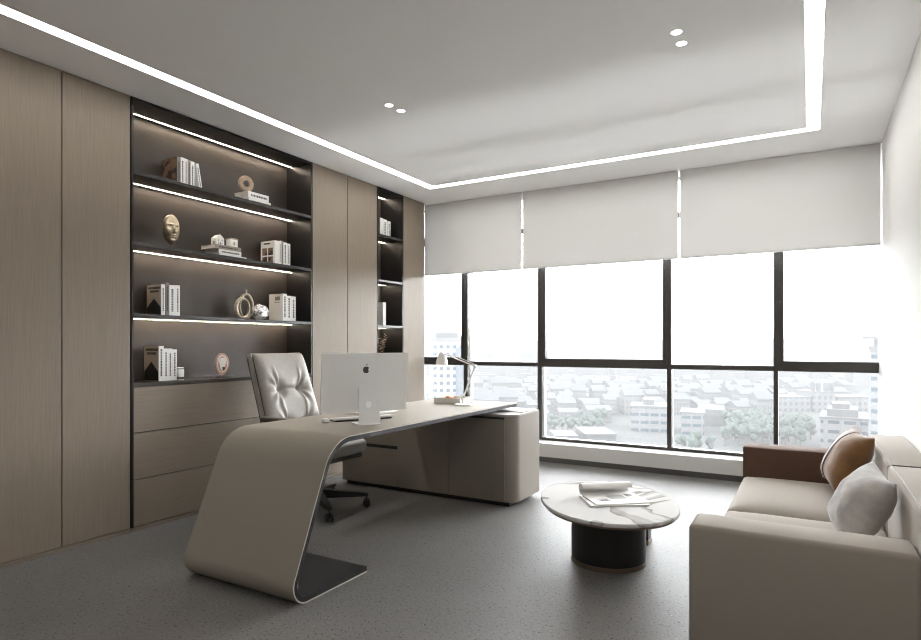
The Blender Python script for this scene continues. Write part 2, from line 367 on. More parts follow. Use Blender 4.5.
# ------------------------------------------------------------------ books and ornaments
def book(y, z, t, h, d, spine, cover, label, xs=-3.85, lean=0, motif=None, group=None, title=True):
    """upright book: spine faces the room at x = xs, front board faces -y at y"""
    o = T('book', (xs-d/2, y+t/2, z), label, 'book', group=group)
    if lean: o.rotation_euler = (lean, 0, 0)
    b = .003; x0, x1, y0, y1 = -d/2, d/2, -t/2, t/2
    bm = bm_new(); box(bm, x1-b, x1, y0, y1, 0, h); P('spine', bm, spine, o, local=True)
    bm = bm_new(); box(bm, x0, x1-b, y0, y0+b, 0, h); box(bm, x0, x1-b, y1-b, y1, 0, h); P('cover_board', bm, cover, o, local=True)
    bm = bm_new(); box(bm, x0+.004, x1-b, y0+b, y1-b, .003, h-.004); P('page_block', bm, 'page_edge', o, local=True)
    if title:
        bm = bm_new(); zz = h*.14
        while zz < h*.86:
            l = random.uniform(.006, .016); box(bm, x1, x1+.0006, -t*.16, t*.16, zz, zz+l); zz += l + .004
        P('spine_title', bm, 'ink', o, local=True)
    if motif == 'peak':
        bm = bm_new(); pts = [(x0+.004, .004), (x1-.006, .004), (x1-.006, h*.26), (0, h*.55), (x0+.004, h*.26)]
        prism(bm, pts, 'y', y0-.0008, y0); P('cover_picture', bm, 'book_dark', o, local=True)
        bm = bm_new()
        for r, (zz, wd) in enumerate(((h*.86, .38), (h*.75, .28))):
            x = -d*wd
            while x < d*wd: box(bm, x, x+.010, y0-.0008, y0, zz, zz+h*.07); x += .0125
        P('cover_title', bm, 'ink', o, local=True)
    if motif == 'panes':
        bm = bm_new()
        for i in (0, 1):
            for j in (0, 1):
                xa = x0+.02+i*(d*.42); za = h*.05+j*h*.36; prism(bm, [(xa, za), (xa+d*.33, za), (xa+d*.33, za+h*.3), (xa, za+h*.3)], 'y', y0-.0008, y0)
        P('cover_picture', bm, 'brown_cover', o, local=True)
        bm = bm_new(); box(bm, -.045, .03, y0-.0008, y0, h*.86, h*.92); P('cover_title', bm, 'ink', o, local=True)
    if motif == 'corner':
        bm = bm_new(); box(bm, -.01, .05, y0-.0008, y0, h*.76, h*.9); box(bm, -.02, .05, y0-.0008, y0, h*.68, h*.7); P('cover_title', bm, 'photo_grey', o, local=True)
    return o
D = .165
z = SH[3]
book(2.690, z, .028, .196, D, 'book_grey', 'brown_cover', 'book with brown pictured cover at the left of the top shelf row')
book(2.7185, z, .030, .200, D, 'book_white', 'book_white', 'thick white book right after the brown pictured book, top shelf')
book(2.749, z, .024, .198, D, 'book_white', 'book_white', 'second white book from the brown pictured book, top shelf')
book(2.7735, z, .024, .196, D, 'book_taupe', 'book_taupe', 'taupe spined book between white books on the top shelf')
book(2.798, z, .031, .192, D, 'book_white', 'book_white', 'white book just right of the taupe one, top shelf')
book(2.872, z+.0028, .024, .188, D, 'book_white', 'book_white', 'white book leaning at the right end of the top shelf row', lean=math.radians(10))
z = SH[2]
book(3.585, z, .045, .202, D, 'book_white', 'book_white', 'thick white book with four brown pictures on its cover, second shelf from the top', motif='panes', title=False)
book(3.632, z, .026, .204, D, 'book_white', 'book_white', 'white book right after the one with four brown pictures')
book(3.659, z, .022, .210, D, 'book_taupe', 'book_white', 'tallest book, taupe spined, in the row at the right end of the second shelf')
book(3.6815, z, .040, .200, D, 'book_white', 'book_white', 'thick white book second from the right end of the second shelf row')
book(3.7255, z, .034, .196, D, 'book_white', 'book_white', 'last white book at the right end of the second shelf row')
z = SH[1]
book(2.571, z, .027, .213, D, 'book_white', 'book_cream', 'cream covered book with black peak picture on the shelf beside the grey book', motif='peak')
book(2.602, z, .028, .228, D, 'book_grey', 'book_grey', 'dark grey spined tall book on the shelf with the ring vases')
book(2.631, z, .046, .214, D, 'book_white', 'book_white', 'thick white book right of the dark grey book')
book(2.678, z, .034, .216, D, 'book_white', 'book_cream', 'white book at the right end of the left row, ring vase shelf')
book(3.675, z, .046, .230, D, 'book_white', 'book_white', 'tall thick white book beside the silver rock', motif='corner')
book(3.722, z, .048, .216, D, 'book_white', 'book_white', 'white book in the middle of the three beside the silver rock')
book(3.771, z, .052, .214, D, 'book_white', 'book_white', 'white book at the right end of the three beside the silver rock')
z = SH[0]
book(2.552, z, .038, .240, D, 'book_white', 'book_cream', 'tallest cream covered book with black peak picture on the lowest shelf', motif='peak')
book(2.591, z, .030, .222, D, 'book_white', 'book_white', 'white book next to the peak picture book on the lowest shelf')
book(2.622, z, .032, .222, D, 'book_white', 'book_white', 'third book from the left on the lowest shelf')
book(2.655, z, .034, .216, D, 'book_white', 'book_white', 'white book beside the small white box on the lowest shelf')
bx = T('small_box', (-3.87, 2.716, SH[0]), 'small white box with dark bands at the right end of the lowest shelf books', 'box')
P('box_body', bbox(-.03, .03, -.022, .022, 0, .09, .001), 'book_white', bx, local=True)
bm = bm_new(); box(bm, -.0305, .0306, -.0225, .0225, .006, .022); box(bm, -.0305, .0306, -.0225, .0225, .076, .082); P('box_band', bm, 'ink', bx, local=True)
# niche books
z = SH[3]
book(5.045, z, .055, .200, .16, 'book_white', 'book_taupe', 'leftmost tall white book in the narrow niche', xs=-3.88, title=False)
book(5.102, z, .060, .195, .16, 'book_white', 'book_white', 'white book in the middle of the narrow niche row', xs=-3.88)
book(5.178, z, .050, .188, .16, 'book_white', 'book_white', 'white book at the right end of the narrow niche row', xs=-3.88)
book(5.098, SH[1], .05, .245, .17, 'book_white', 'book_white', 'single large white book standing alone low in the narrow niche', xs=-3.88, title=False)
def flat_book(yc, z, t, l, d, spine, label, xs=-3.85, rz=0):
    o = T('book', (xs-d/2, yc, z), label, 'book', rz=rz); b = .003
    bm = bm_new(); box(bm, d/2-b, d/2, -l/2, l/2, 0, t); P('spine', bm, spine, o, local=True)
    bm = bm_new(); box(bm, -d/2, d/2-b, -l/2, l/2, 0, b); box(bm, -d/2, d/2-b, -l/2, l/2, t-b, t); P('cover_board', bm, spine, o, local=True)
    bm = bm_new(); box(bm, -d/2+.004, d/2-b, -l/2+.003, l/2-.003, b, t-b); P('page_block', bm, 'page_edge', o, local=True)
    bm = bm_new(); y = -l*.36
    while y < l*.36:
        q = random.uniform(.006, .018); box(bm, d/2, d/2+.0006, y, y+q, t*.32, t*.62); y += q+.005
    P('spine_title', bm, 'ink', o, local=True); return o
flat_book(3.430, SH[3], .040, .225, .165, 'book_white', 'white book lying flat under another below the wooden ring')
flat_book(3.417, SH[3]+.041, .052, .21, .165, 'book_white', 'white book lying flat directly under the wooden ring')
flat_book(3.170, SH[2], .020, .25, .165, 'book_white', 'thin white book at the bottom of the stack under the white house')
flat_book(3.140, SH[2]+.021, .036, .21, .165, 'book_white', 'white book in the middle of the stack under the white house')
flat_book(3.125, SH[2]+.058, .032, .235, .17, 'book_taupe', 'grey book on top of the stack, under the white house')
def orient(o, fx):   # turn around z
    o.rotation_euler = (0, 0, fx); return o
# wooden ring
rg = T('ring_sculpture', (-3.90, 3.332, SH[3]+.094), 'round wooden ring ornament standing on two flat books', 'ornament', rz=math.radians(-12))
bm = bm_new(); R0, R1, TH = .064, .028, .012; seg = 40
prof = [(R1, -TH), (R0-.006, -TH), (R0, -TH+.006), (R0, TH-.006), (R0-.006, TH), (R1, TH), (R1-.004, 0)]
rings = [[bm.verts.new((x, r*math.cos(2*PI*k/seg), R0 + r*math.sin(2*PI*k/seg))) for (r, x) in prof] for k in range(seg)]
for k in range(seg):
    A, B = rings[k], rings[(k+1) % seg]
    for i in range(len(prof)): bm.faces.new((A[i], A[(i+1) % len(prof)], B[(i+1) % len(prof)], B[i]))
P('ring', bm, 'ring_wood', rg, local=True, smooth=True)
# mask
mk = T('face_mask', (-3.90, 2.672, SH[2]), 'golden bronze face mask on a thin stand, second shelf from the top', 'sculpture', rz=math.radians(-8))
bm = bm_new(); NU, NV = 40, 52; grid = []
def g(a, b, s): return math.exp(-(a*a+b*b)/(s*s))
for j in range(NV+1):
    v = -1 + 2*j/NV; row = []
    for i in range(NU+1):
        u = -1 + 2*i/NU
        th = u*PI*.42; wv = math.sqrt(max(0, 1-abs(v)**2.4))
        wv *= (1.0 if v > 0 else 1-.18*v*v)
        yy = math.sin(th)/math.sin(PI*.42)*.060*wv; zz = v*.103
        xx = .052*(math.cos(th))*(.35+.65*wv)
        vy, vz = yy/.060, v
        xx += .020*math.exp(-(vy/.16)**2)*max(0, 1-abs((vz+.02)/.26))**.8*(1.25 if vz < .0 else .8)      # nose
        xx += .010*g(vy/1, (vz+.24)*2.2, .22) * 1.0
        for s in (-1, 1):
            xx -= .017*g((vy-s*.38)*1.0, (vz-.12)*1.8, .20)       # eye sockets
            xx += .009*g((vy-s*.38)*1.3, (vz-.11)*3.0, .17)       # eyeballs
            xx += .006*g((vy-s*.36)*.8, (vz-.27)*4, .26)          # brow
            xx += .006*g((vy-s*.5), (vz+.2), .28)                 # cheek
        xx += .009*g(vy*.9, (vz+.43)*5.0, .24) + .008*g(vy*1.1, (vz+.54)*5.0, .22) - .008*g(vy*.8, (vz+.485)*14, .24)
        xx += .010*g(vy*1.2, (vz+.80)*2.2, .30) - .006*g(vy*.9, (vz+.65)*5, .25)
        row.append(bm.verts.new((xx, yy, .145+zz)))
    grid.append(row)
for j in range(NV):
    for i in range(NU): bm.faces.new((grid[j][i], grid[j][i+1], grid[j+1][i+1], grid[j+1][i]))
bmesh.ops.remove_doubles(bm, verts=bm.verts, dist=.0004)
o = P('face', bm, 'bronze', mk, local=True, smooth=True, autos=False); md = o.modifiers.new('s', 'SOLIDIFY'); md.thickness = .006; md.offset = -1
bm = bm_new(); box(bm, -.03, .03, -.03, .03, 0, .008); tube(bm, [(0,0,.008), (.0,0,.06), (.02,0,.10)], .003, 8); P('stand', bm, 'bookcase_metal', mk, local=True)
# white house ornament and square cup
hs = T('house_ornament', (-3.90, 3.066, SH[2]+.09), 'small white house shaped ornament on the book stack', 'ornament')
bm = bm_new(); prism(bm, [(-.035, 0), (.035, 0), (.035, .052), (0, .080), (-.035, .052)], 'x', -.03, .03)
P('house_body', bm, 'book_white', hs, local=True)
bm = bm_new(); box(bm, .030, .0308, -.006, .006, .002, .022)
for (a, b_) in ((-.020, .03), (.012, .03), (.012, .008), (-.022, .008)): box(bm, .030, .0308, a, a+.008, b_, b_+.01)
box(bm, -.010, .010, -.0358, -.035, .002, .028); P('house_opening', bm, 'photo_grey', hs, local=True)
cp = T('square_candle_cup', (-3.90, 3.196, SH[2]+.09), 'small square white cup with metal rim beside the white house ornament', 'cup')
P('cup_body', bbox(-.028, .028, -.034, .034, .0, .062, .003), 'book_white', cp, local=True)
bm = bm_new()
for q in ((-.030, .030, -.036, -.033), (-.030, .030, .033, .036), (-.030, -.027, -.033, .033), (.027, .030, -.033, .033)): box(bm, q[0], q[1], q[2], q[3], .060, .070)
P('rim', bm, 'champagne', cp, local=True)
bm = bm_new(); box(bm, .028, .0288, -.007, .007, .016, .040); P('cup_mark', bm, 'book_taupe', cp, local=True)
# ring vases
def ring_vase(loc, ry, rz_, hole_y, hole_z, off, neck, label, rot):
    t = T('ring_vase', loc, label, 'vase', rz=rot); bm = bm_new(); seg = 44; TH = .015
    rings = []
    for k in range(seg):
        a = 2*PI*k/seg; c, s = math.cos(a), math.sin(a)
        oy, oz = ry*c, rz_ + rz_*s; iy, iz = hole_y*c+off, rz_*.98 + hole_z*s
        my, mz = (oy+iy)/2, (oz+iz)/2; L_ = []
        for (f, x) in ((0, 0), (.12, .75), (.5, 1), (.88, .75), (1, 0), (.88, -.75), (.5, -1), (.12, -.75)):
            L_.append(bm.verts.new((x*TH, oy+(iy-oy)*f, oz+(iz-oz)*f)))
        rings.append(L_)
    for k in range(seg):
        A, B = rings[k], rings[(k+1) % seg]
        for i in range(8): bm.faces.new((A[i], A[(i+1) % 8], B[(i+1) % 8], B[i]))
    P('vase_body', bm, 'champagne', t, local=True, smooth=True, autos=False)
    bm = bm_new(); lathe(bm, [(.010, 2*rz_-.008), (.0065, 2*rz_+neck*.5), (.010, 2*rz_+neck)], seg=16); P('vase_neck', bm, 'champagne', t, local=True)
ring_vase((-3.86, 3.262, SH[1]), .066, .086, .046, .064, .006, .022, 'smaller champagne ring vase standing in front', math.radians(-6))
ring_vase((-3.94, 3.368, SH[1]),   .070, .108, .046, .084, -.006, .026, 'taller champagne ring vase standing behind the smaller one', math.radians(-6))
# silver rock
bm = bm_new(); bmesh.ops.create_icosphere(bm, subdivisions=4, radius=1)
for v in bm.verts:
    d = 1 + .22*noise.noise(v.co*2.3+Vector((3,1,2))) + .10*noise.noise(v.co*6)
    v.co = Vector((v.co.x*.045*d, v.co.y*.082*d, v.co.z*.060*d + .057))
lo = min(v.co.z for v in bm.verts)
for v in bm.verts: v.co += Vector((-3.88, 3.458, SH[1] - lo))
o = P('silver_rock', bm, 'silver_rock', smooth=True, autos=False); tag(o, 'lumpy silver and white rock ornament beside the ring vases', 'ornament')
# agate slice on stand
ag = T('agate_slice', (-3.88, 3.088, SH[0]), 'oval brown agate slice with white core on a small stand, lowest shelf', 'ornament', rz=math.radians(-5))
def blob(ry, rz_, x0, x1, cz, ph, amp, name, mt, cy=0):
    bm = bm_new(); n_ = 40
    pts = [(cy+ry*(1+amp*math.sin(3*a+ph)+amp*.6*math.sin(5*a+2*ph))*math.cos(a), cz+rz_*(1+amp*math.sin(3*a+ph))*math.sin(a)) for a in [2*PI*k/n_ for k in range(n_)]]
    prism(bm, pts, 'x', x0, x1); P(name, bm, mt, ag, local=True)
blob(.058, .083, -.006, .006, .105, .5, .03, 'agate_rim', 'agate_rim'); blob(.045, .066, .006, .0068, .105, 1.2, .04, 'agate_ring', 'agate_core')
blob(.038, .058, .0068, .0076, .103, 1.9, .05, 'agate_middle', 'agate_rim'); blob(.027, .048, .0076, .0084, .108, .2, .12, 'agate_core', 'agate_core'); blob(.012, .014, .0084, .0090, .068, .2, .1, 'agate_spot', 'agate_dark', .010)
bm = bm_new(); box(bm, -.025, .025, -.035, .035, 0, .006); tube(bm, [(0,-.012,.006), (0,-.012,.026)], .002, 6); tube(bm, [(0,.012,.006), (0,.012,.026)], .002, 6); P('stand', bm, 'bookcase_metal', ag, local=True)
# dried flowers in the niche
fl = T('dried_flower_vase', (-3.91, 5.125, SH[0]), 'dried beige blossoms in a dark vase at the bottom of the narrow niche', 'vase')
bm = bm_new(); lathe(bm, [(.03, 0), (.042, .03), (.046, .07), (.03, .11), (.016, .13), (.02, .15)], seg=24); P('vase_body', bm, 'bookcase_metal', fl, local=True)
bm = bm_new(); bp = bm_new()
for k in range(9):
    a = random.uniform(0, 2*PI); rr = random.uniform(.02, .075); tip = Vector((.6*rr*math.cos(a), rr*1.1*math.sin(a)+.03, random.uniform(.27, .375)))
    tube(bm, [(0,0,.13), tip*.5+Vector((0,0,.08)), tip], .0018, 5)
    for q in range(5):
        c = tip*(1-.1*q*.8) + Vector((random.uniform(-.012,.012), random.uniform(-.022,.022), random.uniform(-.02,.012)))
        for pz in range(5):
            b_ = 2*PI*pz/5 + q; d1 = Vector((math.cos(b_), math.sin(b_), .5)).normalized()*random.uniform(.013, .021); s1 = Vector((-math.sin(b_), math.cos(b_), 0))*.005
            v = [bp.verts.new(c), bp.verts.new(c+d1*.6+s1), bp.verts.new(c+d1), bp.verts.new(c+d1*.6-s1)]; bp.faces.new(v)
P('stems', bm, 'stem_brown', fl, local=True); P('blossoms', bp, 'dry_petal', fl, local=True)

# ------------------------------------------------------------------ desk
DT = .740
dk = T('desk', (-2.46, 3.2, 0), 'beige leather desk with slanting bent end panel and dark underside', 'desk')
def arc(cy, cz, r, a0, a1, n_=14): return [(cy+r*math.cos(math.radians(a0+(a1-a0)*k/n_)), cz+r*math.sin(math.radians(a0+(a1-a0)*k/n_))) for k in range(n_+1)]
def fillet(path, rads, n_=14):
    out = [Vector(path[0])]
    for i in range(1, len(path)-1):
        p, a, b_ = Vector(path[i]), Vector(path[i-1]), Vector(path[i+1]); u = (a-p).normalized(); v = (b_-p).normalized(); r = rads[i-1]
        half = u.angle(v)/2; t = r/math.tan(half); c = p + (u+v).normalized()*(r/math.sin(half)); s = p+u*t; e_ = p+v*t
        a0 = math.atan2((s-c).y, (s-c).x); a1 = math.atan2((e_-c).y, (e_-c).x); d = a1-a0
        while d > PI: d -= 2*PI
        while d < -PI: d += 2*PI
        out += [c+Vector((math.cos(a0+d*k/n_), math.sin(a0+d*k/n_)))*r for k in range(n_+1)]
    out.append(Vector(path[-1])); return out
ctrl = [(2.528, 0), (1.953, 0), (2.260, DT), (4.415, DT)]
outer = fillet(ctrl, [.092, .21])
def offset(path, d):
    res = []
    for i, p in enumerate(path):
        t = (path[min(i+1, len(path)-1)] - path[max(i-1, 0)]).normalized(); res.append(p + Vector((t.y, -t.x))*d)
    return res
# travelling foot -> up -> top: the inside is on the right-hand side of the path
def ribbon(d0, d1, x0, x1):
    a = offset(outer, d0); b_ = offset(outer, d1); bm = bm_new(); prism(bm, [tuple(p) for p in a+b_[::-1]], 'x', x0, x1); return bm
P('leather_skin', ribbon(0, .007, -2.803, -2.03), 'desk_leather', dk)
P('inner_shell', ribbon(.007, .030, -2.801, -2.0315), 'desk_inner', dk)
bm = bm_new()
for x in (-2.0305,):
    a = offset(outer, .0008); b_ = offset(outer, .0065); prism(bm, [tuple(p) for p in a+b_[::-1]], 'x', x, x+.0012)
P('edge_trim', bm, 'desk_edge', dk)
P('support_block', simple(-2.78, -2.35, 4.16, 4.36, .6845, DT-.030), 'desk_inner', dk)
# ------------------------------------------------------------------ sideboard under the far end of the desk
sb = T('sideboard', (-2.69, 4.28, 0), 'beige low cabinet with rounded end under the far end of the desk', 'cabinet')
def rrect(x0, x1, y0, y1, rs, n_=10):
    pts = []
    for (cx, cy, a, r) in ((x1-rs[0], y1-rs[0], 0, rs[0]), (x0+rs[1], y1-rs[1], 90, rs[1]), (x0+rs[2], y0+rs[2], 180, rs[2]), (x1-rs[3], y0+rs[3], 270, rs[3])):
        pts += [(cx+r*math.cos(math.radians(a+90*k/n_)), cy+r*math.sin(math.radians(a+90*k/n_))) for k in range(n_+1)]
    return pts
SX0, SX1, SY0, SY1, SZ = -3.52, -1.875, 4.045, 4.52, .683
bm = bm_new(); prism(bm, rrect(SX0, SX1, SY0, SY1, (.02, .005, .005, .10)), 'z', .035, SZ-.012, smooth=True); P('cabinet_body', bm, 'cabinet_lacquer', sb)
bm = bm_new(); prism(bm, rrect(SX0+.002, SX1-.002, SY0+.002, SY1-.002, (.02, .005, .005, .098)), 'z', SZ-.0115, SZ, smooth=True); P('top_board', bm, 'cabinet_top', sb)
P('recessed_plinth', simple(SX0+.03, SX1-.06, SY0+.03, SY1-.03, 0, .035), 'black_lacquer', sb)
P('flush_lid', bbox(-2.28, -1.90, SY0+.20, SY1-.012, SZ, SZ+.006, .002), 'cabinet_top', sb)
dx = (-3.478, -2.932, -2.439, -1.960)
for a, b_, two in ((dx[0], dx[1], True), (dx[1], dx[2], False), (dx[2], dx[3], False)):
    if two:
        P('drawer', simple(a+.001, b_-.001, SY0-.003, SY0+.001, .370, SZ-.02), 'cabinet_lacquer', sb)
        P('drawer', simple(a+.001, b_-.001, SY0-.003, SY0+.001, .037, .342), 'cabinet_lacquer', sb)
        P('finger_slot', simple(a+.001, b_-.001, SY0-.001, SY0+.001, .343, .369), 'black_lacquer', sb)
    else:
        P('cupboard_door', simple(a+.001, b_-.001, SY0-.003, SY0+.001, .037, SZ-.037), 'cabinet_lacquer', sb)
        P('finger_slot', simple(a+.001, b_-.001, SY0-.001, SY0+.0005, SZ-.036, SZ-.020), 'black_lacquer', sb)

# ------------------------------------------------------------------ office chair (local: +x is forward)
ch = T('office_chair', (-3.14, 3.315, 0), 'grey leather swivel chair with tufted high back behind the desk', 'chair')
def pad(W0, W1, Hh, TT, nu, nv, f, bow):
    """closed cushion mesh; u across (y), v up; returns bm in (x=thickness, y, z)"""
    bm = bm_new(); F_, B_ = [], []
    for j in range(nv+1):
        v = j/nv; wv = W0+(W1-W0)*v; fr_, br = [], []
        for i in range(nu+1):
            u = -1+2*i/nu; y = u*wv/2
            e = (max(0, 1-abs(u)**6)*max(0, 1-abs(2*v-1)**8))**.5
            zz = v*Hh + .012*(1-u*u)*(1 if v > .5 else -1)*abs(2*v-1)**4
            x = TT*e + f(u, v)*e; fr_.append(bm.verts.new((x+bow(u, v), y, zz))); br.append(bm.verts.new((-TT*.45*e+bow(u, v), y, zz)))
        F_.append(fr_); B_.append(br)
    for G, s in ((F_, 1), (B_, -1)):
        for j in range(nv):
            for i in range(nu): bm.faces.new((G[j][i], G[j][i+1], G[j+1][i+1], G[j+1][i]))
    bmesh.ops.remove_doubles(bm, verts=bm.verts, dist=.0005)
    return bm
def tufts(u, v):
    d = 0
    for (cu, cv) in ((-.38, .615), (.42, .615), (-.34, .245), (.40, .245)):
        r = math.hypot((u-cu)*.26, (v-cv)*.60); ang = math.atan2((v-cv)*.60, (u-cu)*.26)
        d -= .040*math.exp(-(r/.045)**2)
        side = 1 if cu > 0 else -1
        aa = (ang if side > 0 else PI-ang)
        aa = math.atan2(math.sin(aa), math.cos(aa))
        if abs(aa) < 1.5: d += .0065*math.cos(aa*9)*math.exp(-((r-.075)/.05)**2)
    if abs(u) < .42: d -= .016*math.exp(-((v-.615)/.022)**2)
    d -= .020*math.exp(-((v-.245)/.04)**2)*(1 if abs(u) < .4 else math.exp(-((abs(u)-.4)/.08)**2))
    return d
lean = Matrix.Translation((-.163, 0, .432)) @ Matrix.Rotation(math.radians(-19), 4, 'Y')
bm = pad(.53, .485, .733, .060, 64, 72, tufts, lambda u, v: .02*u*u); bmesh.ops.transform(bm, matrix=lean, verts=bm.verts)
P('backrest', bm, 'chair_leather', ch, local=True, smooth=True, autos=False)
bm = pad(.53, .49, .742, .040, 24, 24, lambda u, v: 0, lambda u, v: .02*u*u-.068); bmesh.ops.transform(bm, matrix=lean, verts=bm.verts)
P('back_shell', bm, 'chair_shell', ch, local=True, smooth=True, autos=False)
bm = bm_new()
for off in (-.020, -.036, -.052):
    pts = []
    for (u, v) in [(-1, k/12) for k in range(13)] + [(-1+2*k/12, 1) for k in range(1, 12)] + [(1, 1-k/12) for k in range(13)]:
        wv = .528+(.488-.528)*v; pts.append(lean @ Vector((off+.02*u*u, u*wv/2*1.002, v*.745)))
    tube(bm, pts, .0055, 6)
P('piping', bm, 'chair_leather', ch, local=True)
bm = bm_new(); box(bm, -.25, .27, -.275, .275, .40, .50); bev(bm, .035, 4); o = P('seat', bm, 'chair_leather', ch, local=True, smooth=True, autos=False)
bm = bm_new(); box(bm, -.23, .24, -.25, .25, .365, .40); bev(bm, .012, 2); P('seat_shell', bm, 'chair_shell', ch, local=True)
for s in (-1, 1):
    bm = bm_new(); tube(bm, [(-.20, s*.30, .44), (-.14, s*.33, .58), (-.06, s*.335, .665)], .014, 8); tube(bm, [(.02, s*.27, .40), (.06, s*.325, .50), (.05, s*.335, .665)], .013, 8); P('arm_bracket', bm, 'chrome', ch, local=True)
    bm = bm_new(); box(bm, -.18, .16, s*.335-.032, s*.335+.032, .665, .70); bev(bm, .012, 3); P('armrest', bm, 'chair_shell', ch, local=True, smooth=True)
bm = bm_new(); cyl(bm, (0,0,.12), .026, .25, 24); cyl(bm, (0,0,.10), .045, .06, 24); P('gas_column', bm, 'black_plastic', ch, local=True)
a0 = math.atan2(.24, .29)
for k in range(5):
    a = a0 + 2*PI*k/5; dv = Vector((math.cos(a), math.sin(a), 0)); sv = Vector((-dv.y, dv.x, 0))
    bm = bm_new()
    sec = [(.03, .034, .085, .15), (.20, .028, .082, .125), (.365, .018, .080, .105), (.38, .016, .082, .10)]; prev = None
    for (r, hw, z0, z1) in sec:
        q = [bm.verts.new(dv*r+sv*w_+Vector((0,0,zz))) for (w_, zz) in ((-hw, z0), (hw, z0), (hw, z1), (-hw, z1))]
        if prev:
            for i in range(4): bm.faces.new((prev[i], prev[(i+1) % 4], q[(i+1) % 4], q[i]))
        else: bm.faces.new(q[::-1])
        prev = q
    bm.faces.new(prev); lg = P('base_leg', bm, 'black_plastic', ch, local=True)
    bm = bm_new(); c = dv*.37; cyl(bm, (c.x, c.y, .06), .006, .03, 10)
    for s in (-1, 1):
        w0 = c + sv*(s*.012); R = Matrix.Rotation(math.atan2(sv.y, sv.x), 3, 'Z')
        ring = []
        for hx in (0, .013*s):
            ring.append([bm.verts.new(w0 + sv*hx + dv*(.027*math.cos(2*PI*i/20)) + Vector((0,0,.0275+.027*math.sin(2*PI*i/20)))) for i in range(20)])
        for i in range(20): bm.faces.new((ring[0][i], ring[0][(i+1) % 20], ring[1][(i+1) % 20], ring[1][i]))
        bm.faces.new(ring[0]); bm.faces.new(ring[1])
    box(bm, c.x-.012, c.x+.012, c.y-.012, c.y+.012, .025, .062)
    P('caster', bm, 'black_plastic', lg, local=True)

# ------------------------------------------------------------------ things on the desk
E_ = Vector((.485, .874, 0)).normalized(); ang = math.atan2(E_.y, E_.x) - PI/2     # local y along screen width, local -x towards the chair
mo = T('desktop_computer', (-2.192, 2.760, DT+.0005), 'slim silver all in one computer seen from behind on the desk', 'computer', rz=ang)
Lt = Matrix.Translation((-.062, -.012, .070)) @ Matrix.Rotation(math.radians(5), 4, 'Y')
def rr2(y0, y1, z0, z1, r, n_=6):
    return rrect(y0, y1, z0, z1, (r, r, r, r), n_)
bm = bm_new(); prism(bm, rr2(-.264, .264, 0, .344, .012), 'x', -.006, .006); bmesh.ops.transform(bm, matrix=Lt, verts=bm.verts); P('display_back', bm, 'aluminium', mo, local=True)
bm = bm_new(); prism(bm, rr2(-.261, .261, .003, .341, .011), 'x', -.0075, -.006); bmesh.ops.transform(bm, matrix=Lt, verts=bm.verts); P('screen', bm, 'screen_glass', mo, local=True)
bm = bm_new(); box(bm, -.135, 0, -.068, .068, 0, .006); bev(bm, .002, 1); P('stand_foot', bm, 'alu_stand', mo, local=True)
# neck: tapering plate rising from the foot's outer edge to the display, with a round cable hole
bm = bm_new(); NH = 24; cz, cr_ = .115, .021
def neck(y, z, x_off): return Vector((-.004 + x_off - .038*max(0, (z-.0))/.232, y, z))
out = [(-.068, .004), (.068, .004), (.049, .285), (-.049, .285)]
def ray_rect(a):
    dy, dz = math.cos(a), math.sin(a); best = 9
    for i in range(4):
        (y1, z1), (y2, z2) = out[i], out[(i+1) % 4]; ey, ez = y2-y1, z2-z1; den = dy*ez-dz*ey
        if abs(den) < 1e-9: continue
        t = ((y1-0)*ez-(z1-cz)*ey)/den; s = ((y1-0)*dz-(z1-cz)*dy)/den
        if t > 0 and -1e-6 <= s <= 1+1e-6: best = min(best, t)
    return dy*best, cz+dz*best
angs = sorted([2*PI*k/NH for k in range(NH)] + [math.atan2(z_-cz, y_) % (2*PI) for (y_, z_) in out])
lay = []
for xo in (0, -.005):
    lay.append(([bm.verts.new(neck(*ray_rect(a), xo)) for a in angs], [bm.verts.new(neck(cr_*math.cos(a), cz+cr_*math.sin(a), xo)) for a in angs]))
n_ = len(angs)
for k in range(n_):
    j = (k+1) % n_
    for o_, i_ in lay: bm.faces.new((o_[k], o_[j], i_[j], i_[k]))
    bm.faces.new((lay[0][0][k], lay[0][0][j], lay[1][0][j], lay[1][0][k])); bm.faces.new((lay[0][1][k], lay[0][1][j], lay[1][1][j], lay[1][1][k]))
P('stand_neck', bm, 'alu_stand', mo, local=True)
bm = bm_new(); cyl(bm, (-.027, 0, cz), cr_*.98, .004, 28, axis='x'); P('hole_bright_disc', bm, 'hole_light_white', mo, local=True)  # added white disc, its colour stands in for the brightness in the cable hole
# fruit emblem on the back
def logo_pts():
    pts = []
    for k in range(48):
        a = 2*PI*k/48; y = .0195*math.cos(a)*(1+.06*math.sin(a)); zz = .0215*math.sin(a)
        zz -= .0035*math.exp(-(y/.006)**2)*(1 if zz > 0 else -1)*(1 if abs(zz) > .01 else 0)
        if (y-.0245)**2+(zz-.001)**2 < .0115**2:    # bite on the right
            aa = math.atan2(zz-.001, y-.0245); y, zz = .0245-.0115*abs(math.cos(aa)), .001+.0115*math.sin(aa)
        pts.append((y, zz))
    return pts
bm = bm_new(); prism(bm, [(y, zz+.247) for y, zz in logo_pts()], 'x', .0062, .0068)
lf = [(.000+.0065*t_+.0035*math.sin(PI*t_), .271+.012*t_) for t_ in [k/6 for k in range(7)]] + [(.0065*(1-t_)-.0035*math.sin(PI*t_)+.0, .283-.012*t_) for t_ in [k/6 for k in range(1, 6)]]
prism(bm, lf, 'x', .0062, .0068); bmesh.ops.transform(bm, matrix=Lt, verts=bm.verts); P('back_emblem', bm, 'logo_dark', mo, local=True)
kb = T('keyboard', (-2.408, 2.942, DT+.0005), 'slim white keyboard lying behind the computer stand', 'keyboard', rz=ang)
